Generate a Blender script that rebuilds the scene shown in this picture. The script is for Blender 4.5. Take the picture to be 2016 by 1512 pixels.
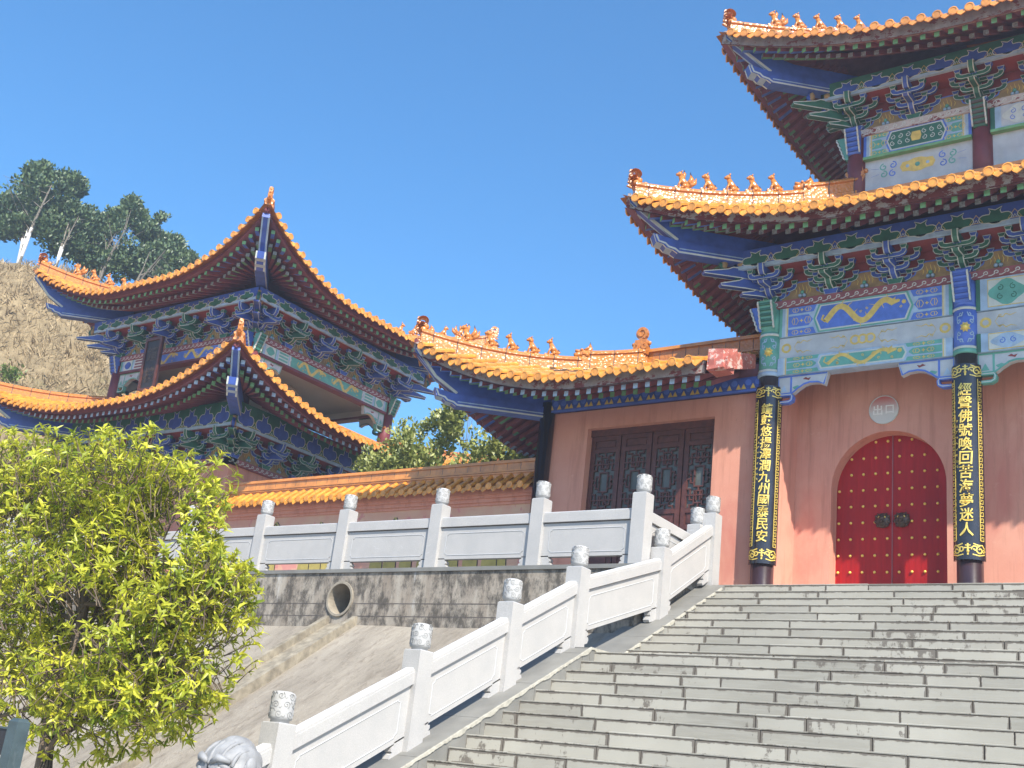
import bpy, bmesh, math, random
from mathutils import Vector, Matrix, noise
R = math.radians
rnd = random.Random(7)
scene = bpy.context.scene
C = scene.collection
for o in list(bpy.data.objects): bpy.data.objects.remove(o)

# ---------------------------------------------------------------- camera
F_PX = 2323.0
cam_d = bpy.data.cameras.new('camera'); cam = bpy.data.objects.new('camera', cam_d); C.objects.link(cam)
yaw, pit, rol = -0.65559, 0.33364, -0.11825
fw = Vector((math.sin(yaw)*math.cos(pit), math.cos(yaw)*math.cos(pit), math.sin(pit)))
r0 = Vector((math.cos(yaw), -math.sin(yaw), 0)); u0 = r0.cross(fw)
rv = r0*math.cos(rol) - u0*math.sin(rol); uv_ = r0*math.sin(rol) + u0*math.cos(rol)
m3 = Matrix((rv, uv_, -fw)).transposed()
cam.matrix_world = Matrix.Translation((0, 0, 0)) @ m3.to_4x4()
cam_d.sensor_width = 36; cam_d.lens = F_PX/2016*36
cam_d.clip_start = 0.1; cam_d.clip_end = 2000
scene.camera = cam
scene.render.resolution_x = 1024; scene.render.resolution_y = 768

# ---------------------------------------------------------------- light
SUN = Vector((0.62, -0.42, 0.70)).normalized()          # towards the sun
sun_el = math.asin(SUN.z); sun_az = math.atan2(SUN.x, SUN.y)
w = bpy.data.worlds.new('World'); scene.world = w; w.use_nodes = True
nt = w.node_tree; bg = nt.nodes['Background']
sky = nt.nodes.new('ShaderNodeTexSky'); sky.sky_type = 'NISHITA'; sky.sun_disc = False
sky.sun_elevation = sun_el; sky.sun_rotation = sun_az
sky.altitude = 600; sky.air_density = 1.0; sky.dust_density = .6; sky.ozone_density = 5.0
hs = nt.nodes.new('ShaderNodeHueSaturation'); hs.inputs['Saturation'].default_value = 1.2; hs.inputs['Hue'].default_value = .494
nt.links.new(sky.outputs[0], hs.inputs['Color']); nt.links.new(hs.outputs[0], bg.inputs[0]); bg.inputs[1].default_value = 0.125
sl = bpy.data.lights.new('sun', 'SUN'); sl.energy = 4.0; sl.angle = R(0.5); sl.color = (1, .94, .84)
so = bpy.data.objects.new('sun', sl); C.objects.link(so)
so.rotation_euler = SUN.to_track_quat('Z', 'Y').to_euler()
scene.view_settings.view_transform = 'Standard'; scene.view_settings.look = 'None'
scene.view_settings.exposure = 1.14; scene.view_settings.gamma = 1

# ---------------------------------------------------------------- materials
def newmat(name):
    m = bpy.data.materials.new(name); m.use_nodes = True
    n = m.node_tree; b = n.nodes['Principled BSDF']; return m, n, b
def N(n, t, **k):
    x = n.nodes.new(t)
    for a, v in k.items():
        if a in ('inp',):
            for i, vv in v.items(): x.inputs[i].default_value = vv
        else: setattr(x, a, v)
    return x
def coords(n, scale=(1,1,1), kind='Object'):
    tc = N(n, 'ShaderNodeTexCoord'); mp = N(n, 'ShaderNodeMapping')
    mp.inputs['Scale'].default_value = scale
    n.links.new(tc.outputs[kind], mp.inputs[0]); return mp.outputs[0]
def noise_n(n, vec, scale, detail=4, rough=.55, dist=0):
    x = N(n, 'ShaderNodeTexNoise'); x.inputs['Scale'].default_value = scale
    x.inputs['Detail'].default_value = detail; x.inputs['Roughness'].default_value = rough
    x.inputs['Distortion'].default_value = dist
    n.links.new(vec, x.inputs['Vector']); return x.outputs['Fac']
def ramp(n, fac, stops):
    x = N(n, 'ShaderNodeValToRGB'); cr = x.color_ramp
    while len(cr.elements) < len(stops): cr.elements.new(.5)
    for e, (p, c) in zip(cr.elements, stops):
        e.position = p; e.color = (*c, 1) if len(c) == 3 else c
    n.links.new(fac, x.inputs[0]); return x.outputs[0]
def g(v): return (v, v, v)
def mix(n, fac, a, b, blend='MIX'):
    x = N(n, 'ShaderNodeMix', data_type='RGBA', blend_type=blend)
    if isinstance(fac, (int, float)): x.inputs[0].default_value = fac
    else: n.links.new(fac, x.inputs[0])
    for i, s in ((6, a), (7, b)):
        if isinstance(s, (tuple, list)): x.inputs[i].default_value = (*s[:3], 1)
        else: n.links.new(s, x.inputs[i])
    return x.outputs[2]
def bump(n, b, h, strength=.3, dist=.01):
    x = N(n, 'ShaderNodeBump'); x.inputs['Strength'].default_value = strength; x.inputs['Distance'].default_value = dist
    n.links.new(h, x.inputs['Height']); n.links.new(x.outputs[0], b.inputs['Normal'])
def paint(name, col, rough=.55, var=.18, scale=6, grime=.0, grimecol=(.12,.1,.08), coat=0, metal=0, bs=.15, spec=.5, chips=0, chipcol=(.5,.47,.42)):
    m, n, b = newmat(name)
    v = coords(n)
    f = noise_n(n, v, scale, 5)
    c = mix(n, ramp(n, f, [(.3, g(0)), (.7, g(1))]), tuple(x*(1-var) for x in col), tuple(min(1, x*(1+var)) for x in col))
    if grime:
        f2 = noise_n(n, coords(n, (1,1,.35)), scale*1.7, 6, .65)
        c = mix(n, ramp(n, f2, [(.62-grime*.25, g(0)), (.8, g(grime))]), c, grimecol)
    if chips:
        f3 = noise_n(n, coords(n, (1,1,1.6)), 5.5, 7, .72)
        c = mix(n, ramp(n, f3, [(.62-chips*.2, g(0)), (.64-chips*.2, g(1))]), c, chipcol)
    n.links.new(c, b.inputs['Base Color'])
    b.inputs['Roughness'].default_value = rough; b.inputs['Metallic'].default_value = metal
    b.inputs['Coat Weight'].default_value = coat; b.inputs['Specular IOR Level'].default_value = spec
    if bs: bump(n, b, noise_n(n, v, scale*7, 3), bs, .006)
    return m
M = {}
M['tile'] = paint('glazed_tile_yellow', (.68, .28, .042), .32, .34, 7, .6, (.30,.13,.03), coat=.35, bs=.08)
M['tile_pan'] = paint('glazed_pan_tile', (.36, .125, .025), .4, .25, 6, .4, (.12,.06,.03))  # pans coloured darker to paint in the shadow between tile rolls
M['tile_old'] = paint('glazed_tile_amber', (.62, .25, .05), .2, .25, 4, .35, (.2,.09,.03), coat=.5, bs=.1)
def glaze_ridge():
    m, n, b = newmat('glazed_ridge_carved')
    v = coords(n); f = noise_n(n, v, 9, 4)
    c = mix(n, f, (.42, .135, .025), (.66, .26, .05)); n.links.new(c, b.inputs['Base Color'])
    b.inputs['Roughness'].default_value = .27; b.inputs['Coat Weight'].default_value = .35; b.inputs['Coat Roughness'].default_value = .14
    vo = N(n, 'ShaderNodeTexVoronoi'); vo.inputs['Scale'].default_value = 17; n.links.new(v, vo.inputs['Vector'])
    bump(n, b, vo.outputs['Distance'], .45, .02)
    return m
M['ridge'] = glaze_ridge()
M['maroon'] = paint('maroon_paint', (.21, .075, .09), .6, .25, 5, .1)
M['maroon2'] = paint('red_ochre_paint', (.25, .075, .08), .6, .22, 5, .2, (.05,.02,.02))
M['red'] = paint('red_board', (.25, .045, .04), .6, .2, 4)
M['fascia'] = paint('peeling_red_fascia', (.17, .035, .03), .7, .25, 5, .2, chips=.55, chipcol=(.36,.33,.30))
M['fascia_pale'] = paint('weathered_pale_fascia', (.33, .29, .27), .8, .25, 5, .7, (.12,.09,.085), chips=.35, chipcol=(.19,.05,.05))
M['blue'] = paint('blue_paint', (.045, .095, .36), .5, .2, 6)
M['blue2'] = paint('bright_blue_paint', (.085, .17, .54), .45, .2, 6)
M['lblue'] = paint('pale_blue_paint', (.34, .46, .58), .55, .16, 6, .3)
M['green'] = paint('green_paint', (.032, .135, .085), .5, .2, 6)
M['green2'] = paint('bright_green_paint', (.12, .36, .28), .5, .15, 6, .1)
M['rgreen'] = paint('rafter_end_green', (.16, .36, .16), .6, .2, 9, .2)
M['rgrey'] = paint('rafter_end_grey', (.28, .31, .30), .6, .5, 40, 0)
M['white'] = paint('white_line_paint', (.55, .57, .51), .55, .1, 8, .15)
M['whitep'] = paint('white_panel_paint', (.47, .49, .49), .6, .14, 3.5, .5, (.30,.34,.42))
M['endblock'] = paint('sunbleached_red_block', (.40, .11, .08), .7, .25, 5, .2, chips=.42, chipcol=(.52,.38,.32))
M['peelmould'] = paint('pale_peeling_moulding', (.50, .43, .39), .8, .15, 6, .2, chips=.28, chipcol=(.22,.05,.045))
M['cream'] = paint('cream_ceiling', (.44, .40, .33), .8, .08, 2)
M['tan'] = paint('tan_panel', (.33, .21, .09), .6, .25, 9, .2)
M['goldp'] = paint('gold_paint', (.66, .47, .11), .45, .18, 12)
M['gold'] = paint('gilding', (.85, .62, .13), .3, .15, 20, metal=.25, coat=.2)
M['black'] = paint('black_lacquer', (.018, .016, .02), .22, .3, 5, coat=.4, bs=.05)
M['colblack'] = paint('dark_column_lacquer', (.035, .018, .022), .28, .25, 4, coat=.3, bs=.05)
M['colred'] = paint('maroon_column', (.15, .03, .035), .5, .2, 4)
M['wood'] = paint('dark_red_wood', (.095, .03, .022), .45, .35, 12, .1)
M['bronze'] = paint('bronze', (.10, .065, .045), .4, .3, 15, metal=.6)
M['glass'] = paint('dim_window_glass', (.10, .11, .10), .35, .3, 2.5, bs=0)
M['bark'] = paint('bark', (.15, .11, .075), .9, .35, 14, .4)
M['barkwhite'] = paint('limewashed_trunk', (.62, .60, .56), .8, .2, 10)
M['barkgrey'] = paint('pale_bark', (.19, .165, .13), .9, .35, 14, .3)
M['pole'] = paint('grey_green_metal', (.055, .08, .085), .45, .2, 10, .3, (.35,.38,.38))
M['darkbox'] = paint('dark_metal', (.02, .018, .02), .5, .2, 8)
M['lion'] = paint('grey_carved_stone', (.26, .26, .26), .6, .2, 9, .2)
M['drystone'] = paint('pale_rock', (.40, .36, .29), .9, .3, 4, .3)
def pink():
    m, n, b = newmat('pink_plaster')
    v = coords(n); f = noise_n(n, v, 1.3, 6, .6)
    c = mix(n, ramp(n, f, [(.3, g(0)), (.72, g(1))]), (.60, .25, .17), (.66, .32, .225))
    f2 = noise_n(n, coords(n, (1,1,.5)), .9, 5, .6, .6)
    c = mix(n, ramp(n, f2, [(.56, g(0)), (.70, g(.7))]), c, (.53, .165, .12))
    f5 = noise_n(n, coords(n, (3, 3, .22)), 2.4, 6, .7)
    c = mix(n, ramp(n, f5, [(.50, g(0)), (.68, g(.65))]), c, (.44, .18, .12))
    f6 = noise_n(n, v, 5.5, 9, .8)
    c = mix(n, ramp(n, f6, [(.60, g(0)), (.64, g(.28))]), c, (.72, .42, .30))
    f3 = noise_n(n, coords(n, (1,1,.3)), 14, 3)
    c = mix(n, ramp(n, f3, [(.69, g(0)), (.76, g(.35))]), c, (.36, .17, .10))
    n.links.new(c, b.inputs['Base Color']); b.inputs['Roughness'].default_value = .8
    bump(n, b, noise_n(n, v, 45, 3), .15, .006); return m
M['pink'] = pink()
def doorred():
    m, n, b = newmat('red_door_paint')
    f = noise_n(n, coords(n, (9, 9, .7)), 2.2, 6, .7)
    f2 = noise_n(n, coords(n), 1.6, 5)
    c = mix(n, ramp(n, f, [(.3, g(0)), (.75, g(1))]), (.27, .005, .006), (.45, .010, .010))
    c = mix(n, ramp(n, f2, [(.45, g(0)), (.8, g(.6))]), c, (.22, .006, .008))
    n.links.new(c, b.inputs['Base Color']); b.inputs['Roughness'].default_value = .5; b.inputs['Specular IOR Level'].default_value = .25
    bump(n, b, f, .3, .006); return m
M['door'] = doorred()
def stone():
    m, n, b = newmat('white_granite')
    v = coords(n); f = noise_n(n, v, 90, 3, .7); f2 = noise_n(n, v, 3.0, 6, .65)
    c = mix(n, ramp(n, f, [(.3, g(0)), (.7, g(1))]), (.38,.365,.345), (.50,.482,.458))
    c = mix(n, ramp(n, f2, [(.4, g(0)), (.8, g(.45))]), c, (.30,.30,.297))
    f3 = noise_n(n, coords(n, (1, 1, 2.2)), 7, 6, .75, 1.0)
    c = mix(n, ramp(n, f3, [(.62, g(0)), (.67, g(.3))]), c, (.62,.62,.61))
    n.links.new(c, b.inputs['Base Color']); b.inputs['Roughness'].default_value = .6
    bump(n, b, f, .2, .003); return m
M['stone'] = stone()
def carvedstone():
    m, n, b = newmat('carved_granite')
    v = coords(n); f = noise_n(n, v, 60, 3, .7)
    c = mix(n, f, (.35,.345,.335), (.47,.465,.455))
    n.links.new(c, b.inputs['Base Color']); b.inputs['Roughness'].default_value = .65
    bump(n, b, f, .2, .003); return m
M['carved'] = carvedstone()
M['carveline'] = paint('carved_groove', (.27, .265, .25), .8, .2, 20)
M['lightline'] = paint('polished_stone_edge', (.56, .56, .56), .6, .05, 20)
def slab(name, k):
    m, n, b = newmat(name)
    at = N(n, 'ShaderNodeAttribute', attribute_name='edge')
    v = coords(n); f = noise_n(n, v, .9, 4, .6); f2 = noise_n(n, coords(n, (1, 1, .6)), 9, 7, .72)
    f4 = noise_n(n, coords(n, (.5, 1, 6)), 5, 4, .6, .6)
    c = mix(n, ramp(n, f, [(.3, g(0)), (.7, g(1))]), (.315*k,.295*k,.245*k), (.39*k,.368*k,.31*k))
    c = mix(n, ramp(n, f4, [(.45, g(0)), (.75, g(.5))]), c, (.39,.37,.32))
    # dirt gathers at joints: edge attribute 0 at joint, 1 inside
    ma = N(n, 'ShaderNodeMath', operation='MULTIPLY_ADD'); n.links.new(f2, ma.inputs[0]); ma.inputs[1].default_value = 2.7
    iv = N(n, 'ShaderNodeMath', operation='MULTIPLY'); n.links.new(at.outputs['Fac'], iv.inputs[0]); iv.inputs[1].default_value = -1.05
    n.links.new(iv.outputs[0], ma.inputs[2])
    big = noise_n(n, coords(n), .42, 3)
    ad = N(n, 'ShaderNodeMath', operation='MULTIPLY_ADD'); n.links.new(big, ad.inputs[0]); ad.inputs[1].default_value = 1.9
    sb_ = N(n, 'ShaderNodeMath', operation='SUBTRACT'); n.links.new(ma.outputs[0], sb_.inputs[0]); sb_.inputs[1].default_value = .76; n.links.new(sb_.outputs[0], ad.inputs[2])
    c = mix(n, ramp(n, ad.outputs[0], [(.84, g(0)), (1.02, g(.85))]), c, (.12,.10,.08))
    n.links.new(c, b.inputs['Base Color']); b.inputs['Roughness'].default_value = .75
    bump(n, b, f2, .3, .006); return m
M['slab'] = slab('grey_stair_slab', 1.0); M['slab2'] = slab('dull_stair_slab', .86); M['slab3'] = slab('pale_stair_slab', 1.09)
M['joint'] = paint('dark_mortar', (.10, .085, .075), .95, .3, 10)
M['mortar'] = paint('white_mortar', (.36, .34, .28), .9, .2, 20)
M['curb'] = paint('grey_curb_stone', (.195, .19, .172), .6, .14, 3, .2)
def slope():
    m, n, b = newmat('concrete_slope')
    v = coords(n); f = noise_n(n, coords(n, (1.4, .45, .45)), 1.2, 8, .68, .6)
    f2 = noise_n(n, coords(n, (2.2, .8, .8)), 3.4, 10, .78, .5)
    c = mix(n, ramp(n, f, [(.3, g(0)), (.7, g(1))]), (.22,.19,.15), (.37,.325,.26))
    c = mix(n, ramp(n, f2, [(.50, g(0)), (.66, g(.75))]), c, (.15,.12,.09))
    f3 = noise_n(n, v, 22, 4, .7)
    c = mix(n, ramp(n, f3, [(.62, g(0)), (.7, g(.4))]), c, (.55,.5,.4))
    n.links.new(c, b.inputs['Base Color']); b.inputs['Roughness'].default_value = .95
    mm = N(n, 'ShaderNodeMath', operation='ADD'); n.links.new(f2, mm.inputs[0]); n.links.new(f, mm.inputs[1])
    bump(n, b, mm.outputs[0], .6, .05); return m
M['slope'] = slope()
def retain():
    m, n, b = newmat('stained_concrete_wall')
    v = coords(n); f = noise_n(n, coords(n, (2.2, 1, .35)), 2.0, 8, .7, .5)
    f2 = noise_n(n, coords(n, (1.5, 1, .8)), 2.4, 10, .8)
    c = mix(n, ramp(n, f, [(.32, g(0)), (.66, g(1))]), (.24,.195,.15), (.40,.355,.29))
    c = mix(n, ramp(n, f2, [(.46, g(0)), (.58, g(.88))]), c, (.06,.052,.042))
    f3 = noise_n(n, coords(n, (3.0, 1, .6)), 1.5, 5, .65)
    c = mix(n, ramp(n, f3, [(.64, g(0)), (.72, g(.8))]), c, (.46,.45,.42))
    n.links.new(c, b.inputs['Base Color']); b.inputs['Roughness'].default_value = .92
    bump(n, b, f2, .7, .03); return m
M['retain'] = retain()
M['pipe'] = paint('pipe_concrete', (.30, .26, .20), .9, .25, 6, .3)
M['channel'] = paint('channel_concrete', (.27, .235, .175), .9, .35, 7, .6, (.13,.10,.075))
def grasshill():
    m, n, b = newmat('dry_hillside')
    f = noise_n(n, coords(n), 2.2, 10, .8, .3); f2 = noise_n(n, coords(n), .2, 5, .6)
    c = mix(n, ramp(n, f, [(.3, g(0)), (.7, g(1))]), (.13,.095,.05), (.42,.32,.18))
    c = mix(n, ramp(n, f2, [(.56, g(0)), (.66, g(.6))]), c, (.10,.15,.05))
    n.links.new(c, b.inputs['Base Color']); b.inputs['Roughness'].default_value = 1
    bump(n, b, f, .8, .15); return m
M['hill'] = grasshill()
M['ground'] = paint('paving_ground', (.33,.31,.28), .9, .2, 1.5, .3)
M['terrace'] = paint('terrace_paving', (.36,.34,.31), .85, .15, 2, .2)
def leaf(name, a, b_, trans=.25, rough=.4):
    m, n, b = newmat(name)
    at = N(n, 'ShaderNodeAttribute', attribute_name='edge')
    c = mix(n, at.outputs['Fac'], a, b_); n.links.new(c, b.inputs['Base Color'])
    b.inputs['Roughness'].default_value = rough
    tr = N(n, 'ShaderNodeBsdfTranslucent'); n.links.new(c, tr.inputs['Color'])
    ms = N(n, 'ShaderNodeMixShader'); ms.inputs[0].default_value = trans
    out = n.nodes['Material Output']
    n.links.new(b.outputs[0], ms.inputs[1]); n.links.new(tr.outputs[0], ms.inputs[2]); n.links.new(ms.outputs[0], out.inputs[0])
    return m
M['leaf_y'] = leaf('yellow_green_leaf', (.20, .27, .02), (.72, .70, .07), .45)
M['leaf_d'] = leaf('dark_green_leaf', (.035, .075, .035), (.16, .22, .08), .2)
M['leaf_m'] = leaf('olive_leaf', (.12, .16, .03), (.50, .52, .14), .35)
M['grass'] = leaf('dry_grass_blade', (.23, .165, .085), (.56, .43, .25), .2, .8)
M['greenbush'] = leaf('fresh_bush_leaf', (.07,.12,.02), (.22,.30,.06), .3)
def mural():
    m, n, b = newmat('mural_wall')
    v = coords(n); f = noise_n(n, v, 1.2, 4, .6, .5)
    c = mix(n, ramp(n, f, [(.4, g(0)), (.62, g(1))]), (.64,.31,.22), (.66,.42,.27))
    f2 = noise_n(n, coords(n, (1.6,1,1.2)), 1.5, 3, .5, 1.2)
    c = mix(n, ramp(n, f2, [(.60, g(0)), (.64, g(.6))]), c, (.60,.18,.20))
    n.links.new(c, b.inputs['Base Color']); b.inputs['Roughness'].default_value = .85; return m
M['mural'] = mural()
M['mustard'] = paint('mural_mustard', (.40,.32,.09), .8, .25, 4)
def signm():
    m, n, b = newmat('sign_white_red_reflection')
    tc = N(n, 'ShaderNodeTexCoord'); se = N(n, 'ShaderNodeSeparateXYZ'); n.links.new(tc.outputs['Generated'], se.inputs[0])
    c = ramp(n, se.outputs['Z'], [(.38, (.62,.57,.49)), (.95, (.50,.10,.07))]); n.links.new(c, b.inputs['Base Color']); b.inputs['Roughness'].default_value = .3; return m  # white sign face, red wall's reflection painted in towards the top
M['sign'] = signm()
M['signtext'] = paint('sign_faded_text', (.80,.74,.66), .4, .05, 3)
M['signred'] = paint('sign_red', (.50,.10,.07), .4, .1, 3)

# ---------------------------------------------------------------- mesh builder
class Frame:
    def __init__(s, O, U, V, W): s.O, s.U, s.V, s.W = Vector(O), Vector(U), Vector(V), Vector(W)
    def p(s, u, v, w=0): return s.O + s.U*u + s.V*v + s.W*w
class Cyl:                                      # wraps u round a vertical cylinder; u=0 faces angle a0
    def __init__(s, O, r, a0): s.O, s.r, s.a0 = Vector(O), r, a0
    def p(s, u, v, w=0):
        a = s.a0 + u/s.r; q = s.r + w
        return s.O + Vector((math.cos(a)*q, math.sin(a)*q, v))
class MB:
    def __init__(s): s.v = []; s.f = []; s.m = []; s.mats = []; s.e = []; s.sm = []
    def mi(s, k):
        if k not in s.mats: s.mats.append(k)
        return s.mats.index(k)
    def add(s, vs, fs, k, e=None, smooth=False):
        o = len(s.v); s.v += [tuple(x) for x in vs]; i = s.mi(k)
        s.e += list(e) if e is not None else [1.0]*len(vs)
        for f in fs: s.f.append(tuple(o+j for j in f)); s.m.append(i); s.sm.append(smooth)
    def hexa(s, p, k, smooth=False):            # 8 corners: bottom 4 ccw, top 4 ccw
        s.add(p, [(3,2,1,0),(4,5,6,7),(0,1,5,4),(1,2,6,5),(2,3,7,6),(3,0,4,7)], k)
    def box(s, x0, x1, y0, y1, z0, z1, k):
        s.hexa([(x0,y0,z0),(x1,y0,z0),(x1,y1,z0),(x0,y1,z0),(x0,y0,z1),(x1,y0,z1),(x1,y1,z1),(x0,y1,z1)], k)
    def fbox(s, F, u0, u1, v0, v1, w0, w1, k):
        s.hexa([F.p(u0,v0,w1),F.p(u1,v0,w1),F.p(u1,v0,w0),F.p(u0,v0,w0),F.p(u0,v1,w1),F.p(u1,v1,w1),F.p(u1,v1,w0),F.p(u0,v1,w0)], k)
    def prism(s, poly, F, w0, w1, k):
        n = len(poly)
        vs = [F.p(u, v, w0) for u, v in poly] + [F.p(u, v, w1) for u, v in poly]
        s.add(vs, [tuple(range(n))[::-1], tuple(range(n, 2*n))] + [(i, (i+1) % n, (i+1) % n+n, i+n) for i in range(n)], k)
    def ribbon(s, pts, wd, F, w0, w1, k, closed=False, taper=False):
        n = len(pts); L = []; Rr = []
        for i in range(n):
            a = pts[i-1] if (i > 0 or closed) else pts[i]; b = pts[(i+1) % n] if (i < n-1 or closed) else pts[i]
            d = (b[0]-a[0], b[1]-a[1]); l = math.hypot(*d) or 1e-6
            t = wd*.5*(1 - .75*abs(2*i/(n-1)-1)**2 if taper else 1)
            nx, ny = -d[1]/l*t, d[0]/l*t
            L.append((pts[i][0]+nx, pts[i][1]+ny)); Rr.append((pts[i][0]-nx, pts[i][1]-ny))
        vs = [];
        for i in range(n): vs += [F.p(*L[i], w0), F.p(*Rr[i], w0), F.p(*L[i], w1), F.p(*Rr[i], w1)]
        fs = []
        for i in range(n if closed else n-1):
            a = 4*i; b = 4*((i+1) % n)
            fs += [(a+2, b+2, b+3, a+3), (a, b, b+2, a+2), (a+1, a+3, b+3, b+1)]
        if not closed: fs += [(0,2,3,1), (4*n-4, 4*n-3, 4*n-1, 4*n-2)]
        s.add(vs, fs, k)
    def tube(s, path, rad, n, k, cap=True, smooth=True):
        path = [Vector(p) for p in path]; rings = []; up = Vector((0,0,1))
        vs = []
        for i, p in enumerate(path):
            d = (path[min(i+1, len(path)-1)] - path[max(i-1, 0)]).normalized()
            a = d.cross(up)
            if a.length < .05: a = d.cross(Vector((1,0,0)))
            a.normalize(); b = a.cross(d)
            r = rad[i] if isinstance(rad, (list, tuple)) else rad
            vs += [p + a*math.cos(2*math.pi*j/n)*r + b*math.sin(2*math.pi*j/n)*r for j in range(n)]
        fs = [(i*n+j, i*n+(j+1) % n, (i+1)*n+(j+1) % n, (i+1)*n+j) for i in range(len(path)-1) for j in range(n)]
        if cap: fs += [tuple(range(n))[::-1], tuple(range((len(path)-1)*n, len(path)*n))]
        s.add(vs, fs, k, smooth=smooth)
    def lathe(s, O, prof, n, k, axis=None, smooth=True):   # prof (r,z)
        O = Vector(O); Z = Vector(axis or (0,0,1)).normalized()
        X = Z.orthogonal().normalized(); Y = Z.cross(X); vs = []
        for r, z in prof: vs += [O + Z*z + X*math.cos(2*math.pi*j/n)*r + Y*math.sin(2*math.pi*j/n)*r for j in range(n)]
        m = len(prof)
        fs = [(i*n+j, i*n+(j+1) % n, (i+1)*n+(j+1) % n, (i+1)*n+j) for i in range(m-1) for j in range(n)]
        fs += [tuple(range(n))[::-1], tuple(range((m-1)*n, m*n))]
        s.add(vs, fs, k, smooth=smooth)
    def ball(s, c, r, k, sc=(1,1,1), n=10, rot=None, bumpf=None):
        c = Vector(c); vs = []; h = n//2+1
        for i in range(h+1):
            t = math.pi*i/h
            for j in range(n):
                p = Vector((math.sin(t)*math.cos(2*math.pi*j/n), math.sin(t)*math.sin(2*math.pi*j/n), math.cos(t)))
                q = p*r
                if bumpf: q *= bumpf(p)
                q = Vector((q.x*sc[0], q.y*sc[1], q.z*sc[2]))
                if rot: q = rot @ q
                vs.append(c+q)
        fs = [(i*n+j, (i+1)*n+j, (i+1)*n+(j+1) % n, i*n+(j+1) % n) for i in range(h) for j in range(n)]
        s.add(vs, fs, k, smooth=True)
    def build(s, name, parent=None, root=None):
        me = bpy.data.meshes.new(name)
        off = root.location if root is not None else Vector((0,0,0))
        me.from_pydata([(x-off[0], y-off[1], z-off[2]) for x, y, z in s.v], [], s.f)
        for k in s.mats: me.materials.append(M[k])
        me.polygons.foreach_set('material_index', s.m); me.polygons.foreach_set('use_smooth', s.sm)
        if min(s.e or [1]) < 1:
            at = me.attributes.new('edge', 'FLOAT', 'POINT'); at.data.foreach_set('value', s.e)
        me.update()
        o = bpy.data.objects.new(name, me); C.objects.link(o)
        if parent is not None: o.parent = parent
        return o
def thing(name, label, cat, loc=(0,0,0), group=None):
    o = bpy.data.objects.new(name, None); C.objects.link(o); o.location = loc; o.empty_display_size = .3
    o['label'] = label; o['category'] = cat
    if group: o['group'] = group
    return o
def tag(o, label, cat, group=None):
    o['label'] = label; o['category'] = cat
    if group: o['group'] = group
    return o
def struct(o, kind='structure'): o['kind'] = kind; return o
def copy_tree(o, parent=None):
    c = o.copy(); C.objects.link(c); c.parent = parent
    for ch in list(o.children): copy_tree(ch, c)
    return c
def arc(cx, cy, r, a0, a1, n=8, ry=None):
    ry = r if ry is None else ry
    return [(cx+r*math.cos(R(a0+(a1-a0)*i/n)), cy+ry*math.sin(R(a0+(a1-a0)*i/n))) for i in range(n+1)]
def spiral(cx, cy, r, a0, turns, n=14, shrink=.25, sgn=1):
    return [(cx+r*(1-(1-shrink)*i/n)*math.cos(R(a0+sgn*360*turns*i/n)), cy+r*(1-(1-shrink)*i/n)*math.sin(R(a0+sgn*360*turns*i/n))) for i in range(n+1)]
def wob(pts, a, sd):
    q = random.Random(sd); return [(x+q.uniform(-a, a), y+q.uniform(-a, a)) for x, y in pts]
_chars = {}
def glyph(ch):
    if ch not in _chars:
        cu = bpy.data.curves.new('glyph', 'FONT'); cu.body = ch; cu.size = 1; cu.extrude = .02; cu.offset = .012
        cu.resolution_u = 2; cu.align_x = 'CENTER'; cu.align_y = 'CENTER'
        ob = bpy.data.objects.new('glyph', cu); C.objects.link(ob)
        dg = bpy.context.evaluated_depsgraph_get(); dg.update()
        me = bpy.data.meshes.new_from_object(ob.evaluated_get(dg))
        vs = [v.co.copy() for v in me.vertices]; fs = [tuple(p.vertices) for p in me.polygons]
        xs = [v.x for v in vs] or [0]; ys = [v.y for v in vs] or [0]
        cx, cy = (min(xs)+max(xs))/2, (min(ys)+max(ys))/2; s = 1/max(max(xs)-min(xs), max(ys)-min(ys), .01)
        vs = [Vector(((v.x-cx)*s, (v.y-cy)*s, v.z)) for v in vs]
        bpy.data.objects.remove(ob); bpy.data.curves.remove(cu); bpy.data.meshes.remove(me)
        _chars[ch] = (vs, fs)
    return _chars[ch]
def put_char(mb, ch, F, u, v, size, k, w=.012, sx=1.0, shear=0):
    vs, fs = glyph(ch)
    mb.add([F.p(u+(p.x*sx+p.y*shear)*size, v+p.y*size, w+p.z*.25) for p in vs], fs, k)
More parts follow.
